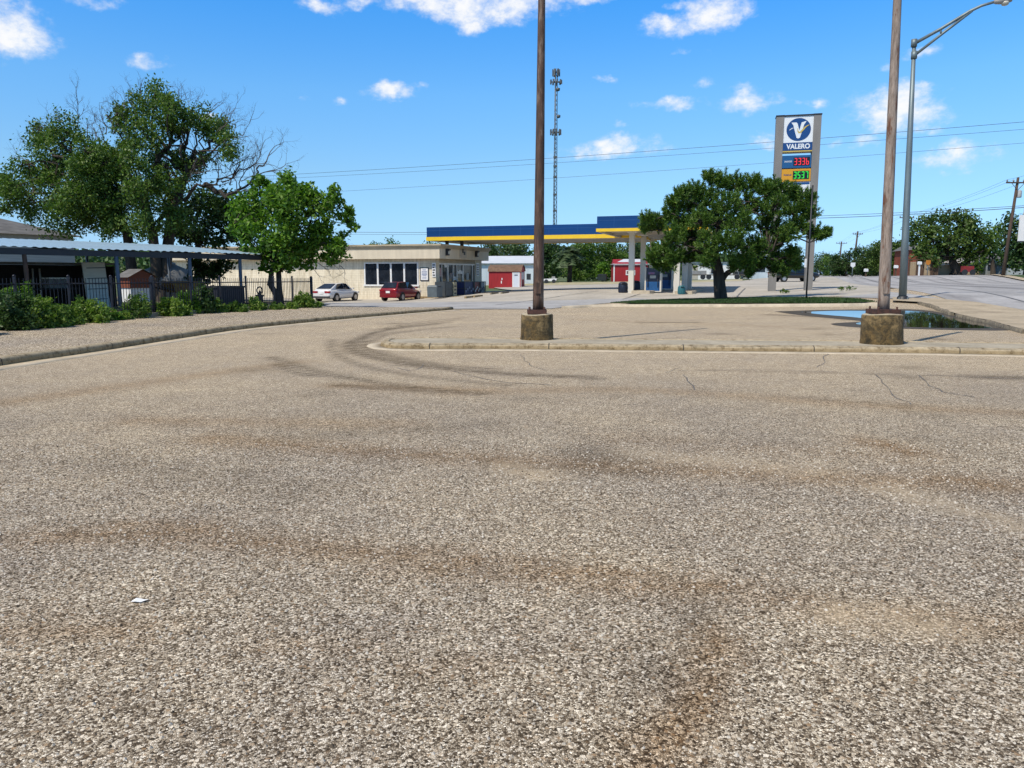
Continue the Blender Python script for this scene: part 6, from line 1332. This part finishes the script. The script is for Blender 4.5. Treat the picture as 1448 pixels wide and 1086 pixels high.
# house behind with hipped roof
HY = 46; b = place(20, 430, HY); hrz = crz + R(0); t = thing('house', 'grey-roofed house standing behind the carport at the left edge', 'house', b, hrz)
L = lambda px, py, v=0: local(px, py, b, hrz, 0, v)
ridge = P(40, 309, HY + 3) - b
yR = L(112, 333, 0).y; zE = L(112, 334, 0).z; yr2 = yR - 3.4; zR = L(72, 310, -4).z
s = MB(); s.bbox((-8, yR - 26, -.3), (0, yR - .4, zE)); s.build('wall', mat('white_siding', (.60, .61, .60), .7, vs=2, scl=(.3, .3, 6), var=.25), t)
s = MB(); s.add([(.5, yR - 26, zE - .05), (.5, yR, zE - .05), (-8.5, yR, zE - .05), (-8.5, yR - 26, zE - .05), (-4, yR - 26, zR), (-4, yr2, zR)], [(0, 1, 5, 4), (1, 2, 5), (2, 3, 4, 5)]); s.build('roof', M_gsh, t)
for k in range(3): s = MB(); y = yR - 3 - k * 4; s.bbox((.001, y - .5, .9), (.05, y + .5, 2.1)); wf = s.build('window', M_trim, t); s = MB(); s.bbox((.045, y - .4, 1.0), (.06, y + .4, 2.0)); s.build('pane', M_glass, wf)
# dark lean-to storage under the carport back, boards, clutter
M_dwood = mat('dark_boards', (.035, .026, .022), .9, vs=3, col2=(.012, .01, .009)); M_pdoor = mat('pale_door', (.80, .77, .68), .7, vs=2, scl=(1, 1, 5), var=.15); M_clut = mat('clutter_grey', (.22, .22, .21), .8, vs=4, var=.5)
def cpos(px, back, zoff=.17): q = local(px, 420, cb, crz, 0, -back); return CG(-back, q.y, zoff), q.y
g0, y0 = cpos(-260, 5.2); g1_, y1 = cpos(133, 5.2); t = thing('storage_shelter', 'dark boarded storage shelter at the back of the carport', 'shelter', CG(-5.2, (y0 + y1) / 2), crz)
s = MB(); ln = y1 - y0; s.bbox((-.1, -ln / 2, -.2), (0, ln / 2, 1.75)); s.bbox((0, ln / 2 - .1, -.2), (1.6, ln / 2, 1.7)); s.build('wall', M_dwood, t)
s = MB(); s.bbox((-.2, -ln / 2, 1.76), (1.5, ln / 2 + .1, 1.84)); s.build('roof', M_clut, t)
for i, q in enumerate((.30, .34, .40)): s = MB(); y = -ln / 2 + ln * (.55 + q * .5); s.tube([(.2, y, 0), (.05, y + .12, 1.6)], .04, 4); s.build('leaning_board', M_pdoor, t)
g, y = cpos(140, 2.4); t = thing('leaning_door', 'tall pale panelled door leaning under the carport', 'door', g, crz); hz = 1.85; wd = .95
s = MB(); s.box((-.12, 0, hz / 2 - .02), (.06, wd, hz), tilt=(R(1.5), R(-4))); pn = s.build('panel', M_pdoor, t)
for k in range(4): s = MB(); s.box((-.055 - .03 * k * .35, .0 + .01 * k, .35 + k * .42), (.02, wd * .86, .03), tilt=(R(1.5), R(-4))); s.build('moulding', M_clut, pn)
g, y = cpos(203, 9.5); t = thing('brown_hutch', 'small rust-brown hutch with pitched roof and white base beyond the carport', 'hutch', g, crz)
s = MB(); s.bbox((-1, -.75, .75), (0, .75, 1.35)); s.prism([(-.75, 1.35), (.75, 1.35), (0, 1.7)], -1, 0, 'x'); s.build('body', mat('hutch_brown', (.22, .06, .025), .8, vs=3), t); s = MB(); s.bbox((-.95, -.7, -.2), (-.05, .7, .74)); s.build('base', M_white, t); s = MB(); s.add([(-1.1, -.9, 1.30), (.1, -.9, 1.30), (.1, 0, 1.74), (-1.1, 0, 1.74), (-1.1, .9, 1.30), (.1, .9, 1.30)], [(0, 1, 2, 3), (3, 2, 5, 4)]); s.build('roof', M_gsh, t)
g, y = cpos(238, 12); t = thing('grey_tank', 'grey rounded tank beyond the carport', 'tank', g, crz); s = MB(); s.lathe([(1.4, -.2), (1.45, 1.2), (1.2, 1.8), (.5, 2.1)], 20); s.build('shell', M_clut, t); s = MB(); s.lathe([(.5, 2.1), (.52, 2.2), (.2, 2.3)], 14); s.build('lid', M_steel, t)
g, y = cpos(256, 3.0); t = thing('yellow_barrow', 'yellow and rust wheelbarrow propped by the carport post', 'barrow', g, crz)
s = MB(); s.prism([(-.5, .55), (.5, .55), (.75, 1.05), (-.75, 1.05)], -.35, .35, 'x'); s.build('tray', mat('barrow_yellow', (.42, .24, .02), .6, vs=5, col2=(.2, .07, .03)), t); s = MB(); s.tube([(-.05, .7, .3), (.05, .7, .3)], .3, 12); s.build('wheel', M_dark, t)
for sx in (-1, 1): s = MB(); s.tube([(sx * .3, -.3, .6), (sx * .3, -1.2, .8)], .03, 5); s.tube([(sx * .3, -.3, .6), (sx * .3, -.5, 0)], .03, 5); s.build('handle', M_dark, t)
g, y = cpos(312, 5); t = thing('dark_crate', 'large dark blue-black crate behind the fence, left of the bright tree', 'crate', G(342, 441, .17) - np.array([1.6, -3.0, 0]), crz); s = MB(); s.bbox((-1, -.7, 0), (.2, .7, .85)); s.build('body', mat('crate_navy', (.012, .015, .028), .6, vs=3), t); s = MB(); s.bbox((-1.05, -.75, .85), (.25, .75, .92)); s.build('lid', M_dark, t)
b = G(372, 437, .17) - np.array([.5, -1.2, 0]); b[2] = h(b[0], b[1]) + .17; t = thing('garden_urn', 'dark star-shaped garden ornament on a stand behind the fence', 'ornament', b, crz)
k_ = b[1] / F; s = MB(); s.lathe([(7 * k_, -.05), (7 * k_, .1), (2.5 * k_, 4 * k_), (2.5 * k_, 8 * k_)], 12); s.build('stand', M_dark, t)
st5 = [((9 if i % 2 == 0 else 4) * k_ * math.sin(i * math.pi / 5), 15 * k_ + (9 if i % 2 == 0 else 4) * k_ * math.cos(i * math.pi / 5)) for i in range(10)]; s = MB(); s.prism(st5, -.04, .04, 'x'); s.build('star', M_dark, t); s = MB(); s.tube([(0, 5 * k_ * math.cos(a), 24 * k_ + 5 * k_ * math.sin(a)) for a in np.linspace(-1.2, 4.3, 12)], .03, 5); s.build('ring', M_dark, t)
g, y = cpos(70, 3.2); t = thing('junk_table', 'dark table heaped with clutter under the carport', 'table', g, crz); s = MB(); s.box((0, 0, .78), (.9, 2.2, .06)); s.build('tabletop', M_dwood, t)
for sx in (-1, 1):
    for sy in (-1, 1): s = MB(); s.box((sx * .38, sy * 1.0, .37), (.07, .07, .76)); s.build('leg', M_dwood, t)
g.z += .81; t = thing('storage_box', 'pale grey storage box on the cluttered table', 'box', g, crz); s = MB(); s.box((0, .3, .18), (.5, .8, .36)); s.build('body', M_clut, t); s = MB(); s.box((0, .3, .39), (.54, .84, .05)); s.build('lid', M_pdoor, t)
# ------------------------------------------------------------------ iron fence along the low wall
M_iron = mat('fence_navy', (.007, .009, .02), .5, vs=5, var=.3)
Wl = np.array([np.array(p) for p in WLp]); acc = np.concatenate([[0], np.cumsum(np.linalg.norm(np.diff(Wl, axis=0), axis=1))])
def wl_at(s_): return np.array([np.interp(s_, acc, Wl[:, 0]), np.interp(s_, acc, Wl[:, 1])])
def s_of(px):
    d = (px - CX) / F; k = np.argmin(np.abs(Wl[:, 0] - d * Wl[:, 1])); return acc[k]
pp = [-330, -210, -120, -40, 27, 100, 163, 222, 272, 312, 351, 388, 416, 442]
ss = [s_of(p) for p in pp]; fb = wl_at(ss[8]); fb = np.array([fb[0], fb[1], h(*fb) + .25]); t = thing('iron_fence', 'dark navy iron picket fence on the low wall before the carport', 'fence', fb)
def topz(s_): return EYE + (388 - 393.2) * wl_at(s_)[1] / F
for k, s_ in enumerate(ss):
    p = wl_at(s_); z0 = h(*p) + .2; s = MB(); w = .032 if k not in (7, 13) else .055; s.bbox((p[0] - fb[0] - w, p[1] - fb[1] - w, z0 - fb[2]), (p[0] - fb[0] + w, p[1] - fb[1] + w, topz(s_) + .05 - fb[2])); po = s.build('post', M_iron, t)
    s = MB(); s.lathe([(.05, 0), (.05, .02), (.015, .05)], 6, (p[0] - fb[0], p[1] - fb[1], topz(s_) + .05 - fb[2])); s.build('post_cap', M_iron, po)
for a, c in zip(ss[:-1], ss[1:]):
    s = MB(); n = max(3, int((c - a) / .125))
    for j in range(1, n):
        q = a + (c - a) * j / n; p = wl_at(q) - fb[:2]; z0 = h(*wl_at(q)) + .26 - fb[2]; s.tube([(p[0], p[1], z0 + .06), (p[0], p[1], topz(q) - fb[2])], .011, 4, caps=False)
    for fz in (.12, .86):
        P0, P1 = wl_at(a) - fb[:2], wl_at(c) - fb[:2]; za, zc = [h(*wl_at(q)) + .26 + (topz(q) - h(*wl_at(q)) - .26) * fz - fb[2] for q in (a, c)]; s.tube([(P0[0], P0[1], za), (P1[0], P1[1], zc)], .02, 4)
    s.build('picket_panel', M_iron, t)
# ------------------------------------------------------------------ bushes and weeds along the fence
def bush(name, label, px, pyb, wpx, hpx, lm, size, n, off=.28, base=None, grp='weeds and bushes along the fence'):
    g = G(px, pyb, .1) if base is None else base; Y = g[1]; t = thing(name, label, 'bush', (g[0], g[1], g[2]), 0, grp); w, hz = sz(wpx, Y), sz(hpx, Y); pts = []; s = MB()
    m = max(10, int(wpx / 2.2))
    for k in range(m):
        x, y = rng.uniform(-w / 2, w / 2), rng.uniform(-.45, .35) * min(1, w / .9); hh = hz * rng.uniform(.55, 1.0) * math.sqrt(max(.15, 1 - (2 * x / w) ** 2)); top = np.array([x * 1.1 + rng.normal() * .08, y + rng.normal() * .1, hh]); s.tube([(x * .8, y * .6, -.1), (x, y, hh * .5), tuple(top)], [.012, .009, .005], 3, caps=False)
        u = rng.uniform(.12, 1, (n // m, 1)); pts.append(np.array([x, y, 0]) * (1 - u) + top * u + rng.normal(size=(n // m, 3)) * np.array([.10, .10, .07]) * min(1, .25 + hz) * (1.15 - u * .6))
    v, q = leaf_quads(np.concatenate(pts), size, .7, .42); s.build('stems', M_bark if lm is LM['dark'] else LM['weed'], t); raw('leaves', v, q, lm, t)
BU = [(-60, 476, 80, 60, 'mid', 'bush outside the left edge by the fence'), (12, 468, 60, 58, 'dark', 'dark bush in the lower left corner of the fence line'), (8, 455, 50, 52, 'bright', 'bright leafy shrub at the far left behind the first bush'), (55, 465, 60, 50, 'weed', 'low green bush under the rusty carport post'), (40, 452, 26, 58, 'bright', 'bright green sprig growing up beside the rusty post'), (85, 461, 40, 36, 'mid', 'low green bush between the rusty post and the pale door'), (122, 458, 42, 34, 'weed', 'yellow-green weeds in front of the leaning pale door'), (148, 455, 26, 26, 'bright', 'mid green weeds right of the leaning door'), (172, 453, 24, 22, 'weed', 'short grassy weeds beside the second carport post'), (196, 451, 32, 32, 'mid', 'green weedy clump in front of the brown hutch'),
      (240, 448, 40, 34, 'weed', 'lush yellow-green weeds before the yellow barrow'), (268, 445, 26, 40, 'bright', 'leafy clump at the foot of the third carport post'), (285, 444, 30, 40, 'dark', 'dark bush beside the thin sapling'), (305, 443, 28, 24, 'weed', 'grassy weeds right of the sapling'), (330, 442, 30, 20, 'mid', 'low weeds in front of the dark crate'), (358, 440, 26, 16, 'weed', 'short grass under the star ornament'), (382, 439, 24, 14, 'mid', 'short weeds at the foot of the twisted trunk'), (408, 438, 24, 14, 'weed', 'grass tuft right of the twisted trunk'), (432, 436.5, 26, 20, 'weed', 'tall grass tuft at the right end of the fence')]
for i_, (px, pyb, w, hp, lm, lab) in enumerate(BU):
    bush('weed_bush', lab, px, pyb - 1, w * 1.15, hp * (.95 if px < 70 else (1.2 if i_ % 3 == 0 else .8)), LM[lm], .05 if px < 200 else .06, int(w * hp * (2.2 if px < 200 else 4.5)))
for px, pyb, w, hp, lab in ((1196, 409.5, 24, 6, 'green weed patch at the kerb right of the sign'), (1107, 413, 10, 5, 'small weed by the left sign column')):
    bush('weed_patch', lab, px, pyb, w, hp, LM['mid'], .05, 260, grp='weed patches on the paving')
# grass on the strips
def grass(name, poly, n, hgt, lm, lab, off):
    xs_, ys_ = [p[0] for p in poly], [p[1] for p in poly]; P_ = []
    from mathutils.geometry import intersect_point_tri_2d
    pl = np.array(poly)[:, :2]
    q = np.stack([rng.uniform(min(xs_), max(xs_), n * 3), rng.uniform(min(ys_), max(ys_), n * 3)], 1); ins = np.zeros(len(q), bool); j = len(pl) - 1
    for i in range(len(pl)):
        c = ((pl[i, 1] > q[:, 1]) != (pl[j, 1] > q[:, 1])) & (q[:, 0] < (pl[j, 0] - pl[i, 0]) * (q[:, 1] - pl[i, 1]) / (pl[j, 1] - pl[i, 1] + 1e-12) + pl[i, 0]); ins ^= c; j = i
    q = q[ins][:n]; z = H(q[:, 0], q[:, 1]) + off; b_ = np.column_stack([q, z]); k = len(q); a = rng.uniform(0, 6.28, k); d = np.stack([np.cos(a), np.sin(a), np.zeros(k)], 1) * .02; tip = b_ + np.column_stack([rng.normal(size=(k, 2)) * hgt * .4, rng.uniform(.5, 1, k) * hgt])
    v = np.stack([b_ - d, b_ + d, tip + d * .2, tip - d * .2], 1).reshape(-1, 3); o = raw(name, v, np.arange(4 * k).reshape(-1, 4), lm); tag(o, lab, 'grass', kind='stuff')
grass('strip_grass', [p[:2] for p in gs], 26000, .07, LM['dark'], 'short green grass on the strip under the pine', .10)
# loose stones, chips and dry leaves on the lot (countless)
def scatter(name, lab, n, box, size, m, clear=None):
    q = np.stack([rng.uniform(box[0], box[1], n), rng.uniform(box[2], box[3], n)], 1); z = H(q[:, 0], q[:, 1]); s_ = size * rng.uniform(.5, 1.6, (n, 1)); a = rng.uniform(0, 6.28, n)
    base = np.array([[1, 0, 0], [.3, .8, 0], [-.8, .5, 0], [-.7, -.6, 0], [.4, -.8, 0], [.25, .1, .8], [-.35, -.05, .7]]); V_ = base[None] * s_[:, None]; V_ = V_ * (1 + rng.normal(size=V_.shape) * .15)
    ca_, sa_ = np.cos(a)[:, None], np.sin(a)[:, None]; X = V_[..., 0] * ca_ - V_[..., 1] * sa_; Y_ = V_[..., 0] * sa_ + V_[..., 1] * ca_; v = np.stack([X + q[:, :1], Y_ + q[:, 1:], V_[..., 2] + z[:, None]], -1).reshape(-1, 3)
    t_ = np.array([[0, 1, 5], [1, 2, 6], [1, 6, 5], [2, 3, 6], [3, 4, 6], [4, 5, 6], [4, 0, 5]]); f = (t_[None] + (np.arange(n) * 7)[:, None, None]).reshape(-1, 3); o = raw(name, v, f, m); tag(o, lab, 'stones', kind='stuff')
def stone_m():
    m, nt, b = new_mat('loose_stone'); b.inputs['Roughness'].default_value = .9; b.inputs['Specular IOR Level'].default_value = .1; g = N(nt, 'ShaderNodeNewGeometry'); r = ramp(nt, [(0, (.05, .04, .03)), (.3, (.22, .17, .12)), (.6, (.40, .35, .28)), (1, (.58, .53, .45))]); nt.links.new(g.outputs['Random Per Island'], r.inputs[0]); nt.links.new(r.outputs[0], b.inputs['Base Color']); return m
scatter('loose_gravel', 'loose stones scattered over the near part of the lot', 26000, (-5, 5, 1.6, 7), .0065, stone_m())
# litter
g = G(197, 852); t = thing('paper_scrap', 'crumpled white paper scrap on the gravel in the left foreground', 'litter', g)
s = MB(); k_ = .030; s.add([(-k_*1.4, 0, .004), (-k_ * .5, -k_ * .5, .012), (k_ * .3, -k_ * .3, .006), (k_ * 1.5, .3 * k_, .014), (k_ * .6, k_ * .6, .008), (-k_ * .6, k_ * .5, .018)], [(0, 1, 5), (1, 2, 5), (2, 4, 5), (2, 3, 4)]); s.build('paper', mat('paper_white', (.85, .85, .84), .7, vs=30, var=.08), t)
